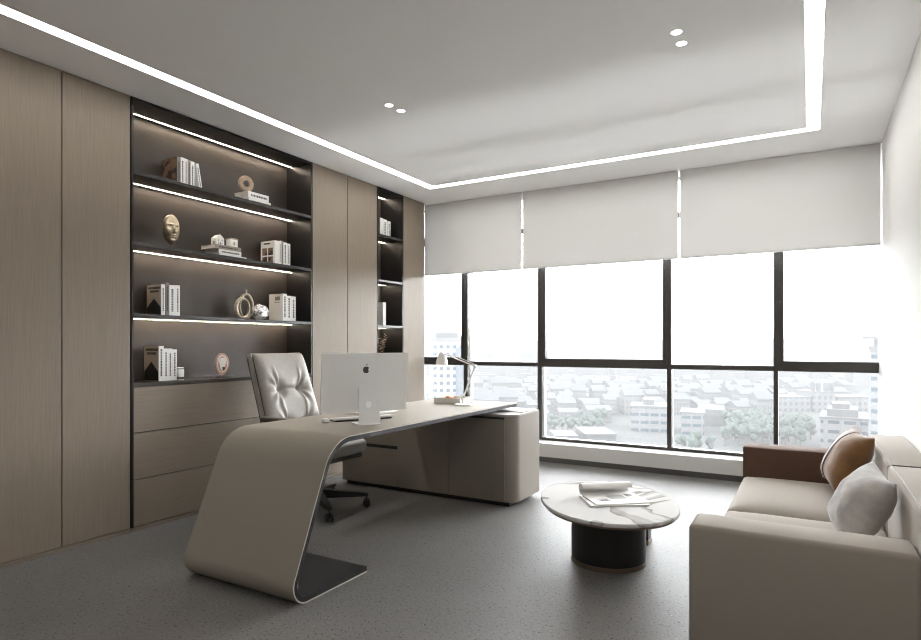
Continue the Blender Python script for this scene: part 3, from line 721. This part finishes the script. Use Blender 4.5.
bm = bm_new(); prism(bm, [(-.058, .002), (.058, .009), (.058, .022), (-.058, .010)], 'y', -.187, .187); bev(bm, .002, 1); P('keyboard_body', bm, 'white_plastic', kb, local=True)
bm = bm_new(); prism(bm, [(-.05, 0), (.052, 0), (.052, .0088), (-.05, .0028)], 'y', -.182, .182); P('keyboard_base', bm, 'black_plastic', kb, local=True)
bm = bm_new(); Rk = Matrix.Rotation(math.atan2(-.012, .116), 3, 'Y')
for r_ in range(6):
    for c_ in range(15):
        x = -.05+r_*.0175; y = -.181+c_*.0242; box(bm, x, x+.0145, y, y+.0212, .0100+.103*(x+.058)-.0005, .0122+.103*(x+.058))
P('keys', bm, 'key_white', kb, local=True)
ms = T('mouse', (-2.49, 2.712, DT+.0005), 'small white computer mouse left of the keyboard', 'mouse', rz=ang)
bm = bm_new(); bmesh.ops.create_uvsphere(bm, u_segments=24, v_segments=14, radius=1)
for v in bm.verts:
    v.co = Vector((math.copysign(abs(v.co.x)**.8, v.co.x)*.034, math.copysign(abs(v.co.y)**.6, v.co.y)*.020, (max(0, v.co.z)**.6)*.022+.004))
bmesh.ops.remove_doubles(bm, verts=bm.verts, dist=.0002); P('mouse_shell', bm, 'white_plastic', ms, local=True, smooth=True, autos=False)
bm = bm_new(); cyl(bm, (0,0,0), .024, .004, 24); bmesh.ops.scale(bm, vec=(1.2, .72, 1), verts=bm.verts); P('mouse_base', bm, 'black_plastic', ms, local=True)
nb = T('notebook', (-2.575, 3.26, DT+.0005), 'thin white notebook lying on the desk behind the computer', 'notebook', rz=math.radians(-8))
P('cover', bbox(-.10, .10, -.14, .14, 0, .010, .001, 1), 'white_plastic', nb, local=True)
bm = bm_new(); tube(bm, [(.03, -.10, .0145), (.03, .05, .0145)], .0042, 8); o = P('pen', bm, 'black_plastic'); 
o.location = nb.location; o.rotation_euler = nb.rotation_euler; tag(o, 'dark pen lying on the white notebook', 'pen')
ty = T('paper_tray', (-2.47, 4.165, DT+.0005), 'white open tray at the far end of the desk behind the lamp', 'tray')
bm = bm_new(); a, b_, h = .12, .103, .045
box(bm, -a, a, -b_, b_, 0, .005)
for q in ((-a, a, -b_, -b_+.006), (-a, a, b_-.006, b_), (-a, -a+.006, -b_+.006, b_-.006), (a-.006, a, -b_+.006, b_-.006)): box(bm, *q, .005, h)
P('tray_body', bm, 'tray_white', ty, local=True)
sn = T('folded_leaflet', (-2.50, 4.15, DT+.0055), 'small orange leaflet lying in the white tray', 'leaflet')
bm = bm_new(); prism(bm, [(-.03, 0), (.03, 0), (.03, .040), (.0, .050), (-.03, .040)], 'y', -.02, .02); P('sheet', bm, 'orange_snack', sn, local=True)
# lamp
lp = T('desk_lamp', (-2.291, 4.005, DT+.0005), 'white jointed desk lamp with bell shade at the far end of the desk', 'lamp')
bm = bm_new(); lathe(bm, [(.066, 0), (.066, .008), (.060, .012), (.02, .013), (.012, .016)], seg=40); P('lamp_base', bm, 'lamp_white', lp, local=True)
bm = bm_new(); tube(bm, [(0,0,.012), (0,0,.055)], .0065, 12); P('lamp_post', bm, 'lamp_white', lp, local=True)
k1 = Vector((.0, 0, .055)); k2 = Vector((.105, 0, .300)); k3 = Vector((-.158, 0, .387))
bm = bm_new()
for s in (-.008, .008): tube(bm, [k1+Vector((0,s,0)), k2+Vector((0,s,0))], .0038, 8)
cyl(bm, (k1.x, -.013, k1.z), .009, .026, 16, axis='y'); P('lower_arm', bm, 'lamp_white', lp, local=True)
bm = bm_new()
for s in (-.008, .008): tube(bm, [k2+Vector((0,s,0)), k3+Vector((0,s,0))], .0038, 8)
tube(bm, [k2+Vector((-.01,0,.018)), k3+Vector((.03,0,.008))], .0025, 8)
cyl(bm, (k2.x, -.014, k2.z), .011, .028, 16, axis='y'); P('upper_arm', bm, 'lamp_white', lp, local=True)
bm = bm_new(); cx, cz_ = -.188, .308
lathe(bm, [(.046, 0), (.045, .02), (.038, .05), (.026, .075), (.016, .088), (.012, .092), (.010, .098), (.006, .0985), (.004, .086), (.012, .080), (.024, .068), (.035, .046), (.042, .018), (.043, 0)], c=(cx, 0, cz_), seg=32)
P('lamp_shade', bm, 'lamp_white', lp, local=True)
bm = bm_new(); cyl(bm, (.008, -.006, .062), .007, .012, 12, axis='y'); P('joint_knob', bm, 'black_plastic', lp, local=True)

# ------------------------------------------------------------------ coffee table
TZ = .32; tcx, tcy = -1.001, 3.401
ct = T('coffee_table', (tcx, tcy, 0), 'oval coffee table with white veined marble top and black drum base', 'table')
phi = math.radians(30)
def oval(a, b_, z, n_=72, e=2.15):
    pts = []
    for k in range(n_):
        t = 2*PI*k/n_; c, s = math.cos(t), math.sin(t)
        x = a*math.copysign(abs(c)**(2/e), c); y = b_*math.copysign(abs(s)**(2/e), s)
        pts.append((tcx + x*math.cos(phi)-y*math.sin(phi), tcy + x*math.sin(phi)+y*math.cos(phi), z))
    return pts
AX, BXX = .371, .477
def stack(bm, secs):
    rings = [[bm.verts.new(p) for p in oval(AX-i, BXX-i, z)] for (i, z) in secs]; n_ = len(rings[0])
    for A, B in zip(rings, rings[1:]):
        for k in range(n_): bm.faces.new((A[k], A[(k+1) % n_], B[(k+1) % n_], B[k]))
    bm.faces.new(rings[0][::-1]); bm.faces.new(rings[-1])
bm = bm_new(); stack(bm, [(.010, TZ-.022), (.002, TZ-.018), (0, TZ-.011), (.001, TZ-.004), (.005, TZ)]); P('marble_top', bm, 'marble', ct, smooth=True)
bm = bm_new(); stack(bm, [(.030, TZ-.036), (.016, TZ-.033), (.012, TZ-.022)]); P('gold_rim', bm, 'marble_gold', ct, smooth=True)
bcx, bcy, br_ = -.978, 3.345, .203
bm = bm_new(); cyl(bm, (bcx, bcy, .024), br_, TZ-.036-.024, 64); P('drum_base', bm, 'black_lacquer', ct)
bm = bm_new(); cyl(bm, (bcx, bcy, 0), br_+.002, .024, 64); P('gold_foot', bm, 'marble_gold', ct)
bm = bm_new(); prism(bm, rr2(-1.02, -.842, 3.70, 3.80, .01), 'z', .028, TZ-.036); P('rear_leg', bm, 'black_lacquer', ct)
bm = bm_new(); prism(bm, rr2(-1.02, -.840, 3.698, 3.802, .01), 'z', 0, .028); P('rear_leg_foot', bm, 'marble_gold', ct)
# magazines on the table
def page_sheet(name, pts, y0, y1, t, mtl, parent):
    a = [Vector(p) for p in pts]; up = offset(a, -t); bm = bm_new(); prism(bm, [tuple(p) for p in a+up[::-1]], 'y', y0, y1); return P(name, bm, mtl, parent, local=True)
mrz = math.radians(40)
m1 = T('magazine', (-.965, 3.385, TZ+.0012), 'white magazine at the bottom of the pile on the marble table', 'magazine', rz=mrz-.10); m1.scale = (1.12, 1.12, 1)
P('pages', bbox(-.14, .15, -.105, .105, 0, .007, .001, 1), 'paper', m1, local=True)
bm = bm_new(); box(bm, -.142, .152, -.107, .107, .007, .0078); P('cover', bm, 'book_white', m1, local=True)
m2 = T('magazine', (-.965, 3.395, TZ+.0096), 'open magazine with its left pages rolled up, on top of the pile', 'magazine', rz=mrz); m2.scale = (1.12, 1.12, 1)
bm = bm_new(); box(bm, -.13, .15, -.105, .085, 0, .006); bev(bm, .001, 1); P('page_block', bm, 'paper', m2, local=True)
bm = bm_new()
roll = [(.085+.0, .006)] + [(.118+.030*math.cos(a), .034+.028*math.sin(a)) for a in [math.radians(-120+14*k) for k in range(22)]]
rv = [Vector(p) for p in roll]; up = offset(rv, .003); prism(bm, [tuple(p) for p in rv+up[::-1]], 'x', -.125, .145, smooth=True)
P('rolled_pages', bm, 'paper', m2, local=True)
bm = bm_new(); box(bm, -.02, .07, -.02, .055, .006, .0066); box(bm, -.09, -.03, -.05, .0, .006, .0066); box(bm, .08, .135, .01, .07, .006, .0066); P('page_pictures', bm, 'photo_grey', m2, local=True)
bm = bm_new(); box(bm, .085, .12, .03, .06, .0066, .007); box(bm, -.08, -.045, -.045, -.02, .0066, .007); P('page_print', bm, 'ink', m2, local=True)
bm = bm_new()
for k in range(5):
    a = math.radians(-10+22*k); y_, z_ = .118+.0315*math.cos(a), .034+.0295*math.sin(a)
    box(bm, .030, .052, y_-.006, y_+.006, z_-.0006, z_+.0006, rot=((.04, y_, z_), Matrix.Rotation(a-PI/2, 3, 'X')))
P('yellow_label', bm, 'yellow_label', m2, local=True)
bm = bm_new()
for k in range(1, 4):
    a = math.radians(-2+28*k); y_, z_ = .118+.0318*math.cos(a), .034+.0298*math.sin(a)
    box(bm, .0, .022, y_-.003, y_+.003, z_-.0006, z_+.0006, rot=((.01, y_, z_), Matrix.Rotation(a-PI/2, 3, 'X')))
P('roll_print', bm, 'ink', m2, local=True)

# ------------------------------------------------------------------ sofa
SFX, SFZ = -.371, .557
sf = T('sofa', (.05, 3.36, 0), 'beige fabric sofa with one brown leather arm along the right wall', 'sofa')
Yn0, Yn1, Yf0, Yf1 = 2.296, 2.486, 4.215, 4.416
BB = .295
def soft(x0, x1, y0, y1, z0, z1, r=.025, seg=4):
    return bbox(x0, x1, y0, y1, z0, z1, r, seg)
P('near_arm', soft(SFX-.010, BB-.002, Yn0, Yn1, .04, SFZ, .020), 'sofa_fabric', sf)
o = P('far_arm', soft(SFX, BB, Yf0, Yf1, .04, SFZ, .008, 3), 'brown_leather', sf); o['label'] = 'dark brown leather arm'
P('seat_frame', soft(SFX+.01, BB, Yn1, Yf0, .04, .22, .01), 'sofa_fabric', sf)
def crown(x0, x1, y0, y1, z0, z1, cr_, r=.03, n_=14):
    bm = bm_new(); box(bm, x0, x1, y0, y1, z0, z1); bmesh.ops.subdivide_edges(bm, edges=list(bm.edges), cuts=n_, use_grid_fill=True)
    for v in bm.verts:
        u = (v.co.x-x0)/(x1-x0)*2-1; w_ = (v.co.y-y0)/(y1-y0)*2-1; q = (v.co.z-z0)/(z1-z0)
        e = (max(0, 1-abs(u)**5)*max(0, 1-abs(w_)**5))
        if q > .5: v.co.z += cr_*(e-.35)*(q-.5)*2
        # pull in near edges for rounded look
        k = abs(2*q-1)**6
        v.co.x -= math.copysign(r*k, u)*abs(u)**8; v.co.y -= math.copysign(r*k, w_)*abs(w_)**8
    return bm
ym = 3.315
P('seat_cushion', crown(SFX+.0, BB, ym+.004, Yf0-.004, .222, .385, .024), 'sofa_fabric', sf, smooth=True, autos=False)
P('seat_cushion', crown(SFX+.0, BB, Yn1+.004, ym-.004, .222, .385, .024), 'sofa_fabric', sf, smooth=True, autos=False)
P('back_block', soft(BB+.004, RX-.006, ym+.003, Yf1, .05, .662, .016), 'sofa_fabric', sf)
P('back_block', soft(BB+.004, RX-.006, Yn0+.0, ym-.003, .05, .662, .016), 'sofa_fabric', sf)
bm = bm_new()
for (a, b_) in ((ym+.02, Yf1-.02), (Yn1, ym-.02)): tube(bm, [(BB+.022, a, .6625), (BB+.022, b_, .6625)], .0016, 5)
tube(bm, [(BB+.02, ym-.004, .662), (RX-.02, ym-.004, .662)], .0035, 6); P('seam', bm, 'piping_dark', sf)
for (x, y) in ((-.30, 2.36), (-.30, 4.34), (.40, 2.36), (.40, 4.34)):
    bm = bm_new(); cyl(bm, (x, y, 0), .02, .06, 16, .026); P('leg', bm, 'black_plastic', sf)
# pillows: local z = face normal, x/y in the plane
def pillow_bm(w_, h_, t_, n_=36, side=0, wr=.0025, pin=.11, seed=0):
    bm = bm_new(); G = {}
    for s in ((1, -1) if side == 0 else (side,)):
        for j in range(n_+1):
            for i in range(n_+1):
                u, v = -1+2*i/n_, -1+2*j/n_
                e = (max(0, 1-abs(u)**2.6)*max(0, 1-abs(v)**2.6))**.55
                px_ = u*(1-pin*(1-v*v)); py_ = v*(1-pin*(1-u*u))
                zz = s*t_/2*e + wr*e*(noise.noise(Vector((u*2.2+seed, v*2.2, s*3.1)))*2 + noise.noise(Vector((u*5, v*5+seed, s)))*.7)
                G[s, i, j] = bm.verts.new((px_*w_/2, py_*h_/2, zz))
        for j in range(n_):
            for i in range(n_): bm.faces.new((G[s, i, j], G[s, i+1, j], G[s, i+1, j+1], G[s, i, j+1]))
    bmesh.ops.remove_doubles(bm, verts=bm.verts, dist=.0006); return bm
def frame(c, n_, up_roll):
    n_ = Vector(n_).normalized(); h = Vector((0,0,1)).cross(n_).normalized(); u = n_.cross(h); R = Matrix((h, u, n_)).transposed() @ Matrix.Rotation(up_roll, 3, 'Z')
    m_ = R.to_4x4(); m_.translation = Vector(c); return m_
PB = dict(c=(.170, 3.88, .584), n=(-.86, -.16, .47), roll=-.06, w=.37, h=.35, t=.17)
PG = dict(c=(.175, 2.90, .565), n=(-.86, -.18, .48), roll=-.12, w=.31, h=.315, t=.175)
pb = T('brown_pillow', (.10, 3.9, .39), 'brown velvet pillow with a striped grey band leaning at the far end of the sofa', 'pillow')
mt_ = frame(PB['c'], PB['n'], PB['roll'])
bm = pillow_bm(PB['w'], PB['h'], PB['t'], seed=4.0); bmesh.ops.transform(bm, matrix=mt_, verts=bm.verts); P('pillow_body', bm, 'brown_velvet', pb, smooth=True, autos=False)
def band(v0, v1, lift, name, mtl, axis=1):
    bm = bm_new(); n_ = 30; rows = []
    for j in range(5):
        v = v0+(v1-v0)*j/4; row = []
        for i in range(n_+1):
            u = -.99+1.98*i/n_; a, c = (u, v) if axis else (v, u)
            e = (max(0, 1-abs(a)**2.6)*max(0, 1-abs(c)**2.6))**.55
            zz = PB['t']/2*e + .0025*e*(noise.noise(Vector((a*2.2+4.0, c*2.2, 3.1)))*2 + noise.noise(Vector((a*5, c*5+4.0, 1)))*.7) + lift
            row.append(bm.verts.new((a*(1-.11*(1-c*c))*PB['w']/2, c*(1-.11*(1-a*a))*PB['h']/2, zz)))
        rows.append(row)
    for A, B in zip(rows, rows[1:]):
        for i in range(n_): bm.faces.new((A[i], A[i+1], B[i+1], B[i]))
    bmesh.ops.transform(bm, matrix=mt_, verts=bm.verts); o = P(name, bm, mtl, pb, smooth=True, autos=False); md = o.modifiers.new('s', 'SOLIDIFY'); md.thickness = .003; md.offset = -1; return o
band(-.56, -.10, .003, 'grey_band', 'stripe_grey', 0); band(-.61, -.57, .004, 'dark_stripe', 'piping_dark', 0); band(-.09, -.05, .004, 'dark_stripe', 'piping_dark', 0)
pg = T('grey_pillow', (.10, 2.9, .39), 'light grey velvet pillow leaning on the near end of the sofa back', 'pillow')
bm = pillow_bm(PG['w'], PG['h'], PG['t'], seed=1.0, wr=.004); bmesh.ops.transform(bm, matrix=frame(PG['c'], PG['n'], PG['roll']), verts=bm.verts); P('pillow_body', bm, 'grey_velvet', pg, smooth=True, autos=False)

# ------------------------------------------------------------------ the city far below
GZ = -46.0
F_ = 606.2
def at(px, py, d):
    """world point seen at (px, py) at depth d from the room's viewpoint"""
    u = (px-460.5)/F_*d; return Vector((-.5*d+.866*u, .866*d+.5*u, 1.2+(345-py)/F_*d))
bm = bm_new(); box(bm, -5200, 5200, 60, 9000, GZ-4, GZ); o = tag(P('city_ground', bm, 'city_ground'), kind='structure')
# haze over the city
HAZE = .0017
m = bpy.data.materials.new('haze'); m.use_nodes = True; n = m.node_tree; n.nodes.clear()
vs_ = n.nodes.new('ShaderNodeVolumeScatter'); vs_.inputs['Color'].default_value = (HZC[0], HZC[1], HZC[2], 1); vs_.inputs['Density'].default_value = HAZE
va_ = n.nodes.new('ShaderNodeVolumeAbsorption'); va_.inputs['Color'].default_value = (HZC[0], HZC[1], HZC[2], 1); va_.inputs['Density'].default_value = HAZE
ad_ = n.nodes.new('ShaderNodeAddShader'); no_ = n.nodes.new('ShaderNodeOutputMaterial')
n.links.new(vs_.outputs[0], ad_.inputs[0]); n.links.new(va_.outputs[0], ad_.inputs[1]); n.links.new(ad_.outputs[0], no_.inputs['Volume']); MATS['haze'] = m
o = P('haze', simple(-3300, 1700, 62, 5000, GZ+.5, 18), 'haze'); tag(o, kind='structure')
def block(name, px0, px1, ytop, d, depth, fac, label, cat='building', group=None, yb=None, rot=30, roof='roof_pale', roofh=1.0, extra=None):
    a, b_ = at(px0, ytop, d), at(px1, ytop, d); w_ = (b_-a).length; c = (a+b_)/2; zb = GZ if yb is None else at(px0, yb, d).z
    if rot is None: th = math.atan(((px0+px1)/2-460.5)/F_); rot = 30-math.degrees(th); w_ *= math.cos(th)
    t = T(name, (c.x, c.y, zb), label, cat, rz=math.radians(rot), group=group); h = a.z-zb
    P('walls', simple(-w_/2, w_/2, 0, depth, 0, h), fac, t, local=True)
    bm = bm_new(); box(bm, -w_/2-.4, w_/2+.4, -.4, depth+.4, h, h+roofh); P('roof', bm, roof, t, local=True)
    if extra:
        for (x0, x1, y0, y1, z0, z1, nm, fm) in extra: P(nm, simple(x0*w_, x1*w_, y0*depth, y1*depth, h+z0, h+z1), fm, t, local=True)
    return t
block('office_tower', 430, 463, 341, 175, 16, 'facade_tower', 'tall pale office tower outside the leftmost window', extra=[(-.35, .35, .2, .8, 1, 2.6, 'roof_room', 'roof_pale'), (.28, .49, -.05, -.01, -40, -2, 'blue_glass_strip', 'roof_blue')])
block('office_block', 631, 670, 408, 330, 24, 'facade_office', 'white office block with blue window bands behind the middle mullion', rot=None, extra=[(-.2, .1, .3, .8, 1, 4, 'roof_room', 'roof_pale')])
block('office_wing', 681, 704, 414, 318, 22, 'facade_office', 'lower white office wing with blue window bands right of the mullion', rot=None)
block('warehouse', 698, 724, 411, 352, 30, 'roof_pale', 'plain windowless pale hall right of the white office wing', rot=None)
block('villa_office', 820, 868, 420, 264, 30, 'facade_right', 'near white building with large blue windows behind the brown pillow', rot=None, extra=[(-.36, .30, .1, .8, 1, 4.2, 'upper_storey', 'roof_pale'), (-.25, .12, .2, .7, 4.2, 6.5, 'roof_room', 'roof_pale')])
block('corner_tower', 871, 905, 352, 230, 22, 'facade_right', 'tall white tower at the right edge of the window', rot=None, extra=[(-.58, .5, -.1, 1, 1, 2.2, 'eaves_slab', 'roof_pale'), (-.42, .4, .05, .9, 2.2, 5, 'lantern_room', 'roof_grey'), (-.78, .5, -.15, 1.05, 5, 6.2, 'top_roof', 'roof_pale')])
block('school_building', 780, 810.5, 398, 430, 22, 'facade_school', 'left wing of the long institute with small windows', roof='roof_grey')
block('institute_centre', 813, 835, 393, 429, 22, 'facade_school', 'taller centre part of the long institute building', extra=[(-.46, -.40, 0, .2, 1, 7, 'roof_mast', 'roof_blue'), (-.2, -.14, 0, .2, 1, 7, 'roof_mast', 'roof_blue'), (.14, .20, 0, .2, 1, 7, 'roof_mast', 'roof_blue'), (.40, .46, 0, .2, 1, 7, 'roof_mast', 'roof_blue')])
block('school_building', 837.5, 868, 398, 430, 22, 'facade_school', 'right wing of the long institute with small windows', roof='roof_grey')
block('slab_tower', 734, 757, 351, 1500, 60, 'facade_far', 'broad hazy high-rise on the skyline right of the middle mullion', extra=[(-.3, -.1, 0, .5, 5, 16, 'roof_mast', 'roof_pale'), (.2, .3, 0, .5, 5, 14, 'roof_mast', 'roof_pale')])
block('white_tower', 735, 745, 374, 620, 18, 'facade_apart', 'narrow white tower block rising over the trees, right of the middle mullion')
block('glass_hall', 586, 616, 436, 292, 26, 'roof_grey', 'long low hall with grey roof, left of the white office block', roof='roof_grey')
block('sheet_hall', 556, 578, 438, 284, 20, 'roof_grey', 'low grey hall just right of the second mullion', roof='roof_blue')
lab_row = {0: ('pale slab apartment block standing in the middle distance of the city', 'middle distance apartment blocks'),
           1: ('low pale city house in the near rows beyond the windows', 'low city houses'),
           2: ('distant hazy city block below the skyline', 'distant city blocks')}
protos = {}
def inst(kind, x, y, sz, rz):
    if kind not in protos:
        fm, hh = {0: ('facade_apart', 30), 1: ('facade_apart', 11), 2: ('facade_far', 34)}[kind]
        t = T({0: 'apartment_block', 1: 'city_house', 2: 'distant_block'}[kind], (0,0,GZ), lab_row[kind][0], 'building', group=lab_row[kind][1])
        w_, dp = {0: (34, 14), 1: (24, 14), 2: (60, 26)}[kind]
        P('walls', simple(-w_/2, w_/2, -dp/2, dp/2, 0, hh), fm, t, local=True)
        bm = bm_new(); box(bm, -w_/2-.6, w_/2+.6, -dp/2-.6, dp/2+.6, hh, hh+1)
        if kind == 1: prism(bm, [(-dp/2-.6, hh+1), (dp/2+.6, hh+1), (0, hh+4.5)], 'x', -w_/2-.6, w_/2+.6)
        P('roof', bm, {0: 'roof_pale', 1: 'roof_grey', 2: 'roof_pale'}[kind], t, local=True); protos[kind] = t; o = t
    else:
        o = copy_tree(protos[kind])
    o.location = (x, y, GZ); o.scale = (sz[0], sz[1], sz[2]); o.rotation_euler = (0, 0, rz); return o
def rows(kind, d0, d1, step, base_w, wr, hr, gap, px0=470, px1=885, skip=None, cap=290):
    d = d0; n_ = 0
    while d < d1:
        u = (px0-460.5)/F_*d + random.uniform(0, 8)
        while u < (px1-460.5)/F_*d and n_ < cap:
            k = random.uniform(*wr)*(d/1300 if kind == 2 else 1); w_ = base_w*k; uc = u+w_/2; px = 460.5+uc/d*F_
            if not (skip and skip(px, d, w_/d*F_/2)):
                p = Vector((-.5*d+.866*uc, .866*d+.5*uc)); inst(kind, p.x, p.y, (k, 1, random.uniform(*hr)), math.radians(30+random.choice((0, 0, 4, -4)))); n_ += 1
            u += w_ + gap*random.uniform(.5, 1.6)
        d += step(d)
def near_skip(px, d, hw):
    if d < 480 and 770-hw < px < 880+hw: return True
    if d < 400 and 615-hw < px < 730+hw: return True
    if px > 860-hw*2 or (720-hw < px < 760+hw and d > 560): return True
    return 655 < d < 0
rows(1, 372, 625, lambda d: 22, 24, (.3, .62), (.5, 1.25), 4, 466, 868, near_skip)
rows(0, 665, 900, lambda d: 42, 34, (.5, .95), (.45, .9), 14, 466, 880, lambda px, d, hw: 725 < px < 755 and d < 700)
rows(2, 960, 3600, lambda d: d*.12, 60, (.28, .6), (.35, 1.0), 12, 425, 900, lambda px, d, hw: 725-hw < px < 765+hw and 1350 < d < 1650)
# trees
def make_tree(seed):
    t = T('city_tree', (0, 0, GZ), 'pale hazy green tree in the grove below the windows', 'tree', group='trees of the grove below')
    bm = bm_new()
    rnd = random.Random(seed)
    for k in range(9):
        c = Vector((rnd.uniform(-1.5, 1.5), rnd.uniform(-1.5, 1.5), rnd.uniform(4.5, 9))); r = rnd.uniform(1.1, 1.9)
        q = bmesh.ops.create_icosphere(bm, subdivisions=3, radius=r)['verts']
        for v in q:
            v.co *= 1+.22*noise.noise(v.co*.9+Vector((seed, k, 0)))+.12*noise.noise(v.co*2.4); v.co += c
    P('crown', bm, 'leaf_pale', t, local=True, smooth=True, autos=False)
    bm = bm_new(); tube(bm, [(0,0,0), (.2,0,4), (0,.3,8)], .4, 8, rs=[.5, .35, .2]); P('trunk', bm, 'bark', t, local=True); return t
tp = [make_tree(s) for s in (1, 2, 3)]; cnt = 0
def tree_at(px, d, s):
    global cnt
    p = at(px, 345, d); o = tp[cnt] if cnt < 3 else copy_tree(tp[cnt % 3]); cnt += 1
    o.location = (p.x, p.y, GZ); o.scale = (s, s, s*random.uniform(.85, 1.15)); o.rotation_euler = (0, 0, random.uniform(0, 6.3))
def grove(px0, px1, d0, d1, sp, sc_):
    d = d0
    while d < d1:
        u0, u1 = (px0-460.5)/F_*d, (px1-460.5)/F_*d; u = u0 + random.uniform(0, sp)
        while u < u1:
            s_ = random.uniform(*sc_); dd = d+random.uniform(-.5, .5); tree_at(460.5+u/dd*F_, dd, s_); u += sp*random.uniform(.98, 1.15)
        d += sp*1.02
grove(724, 800, 283, 301, 6.4, (.8, 1.0))
grove(724, 812, 303, 345, 6.4, (.8, 1.0))
grove(732, 775, 352, 362, 7, (.8, 1.0))
grove(678, 712, 258, 270, 6.4, (.7, .9))
grove(575, 606, 352, 360, 6.4, (.7, 1.0))
grove(822, 852, 222, 232, 5.5, (.6, .75))
grove(545, 606, 323, 345, 7.5, (.7, 1.0))
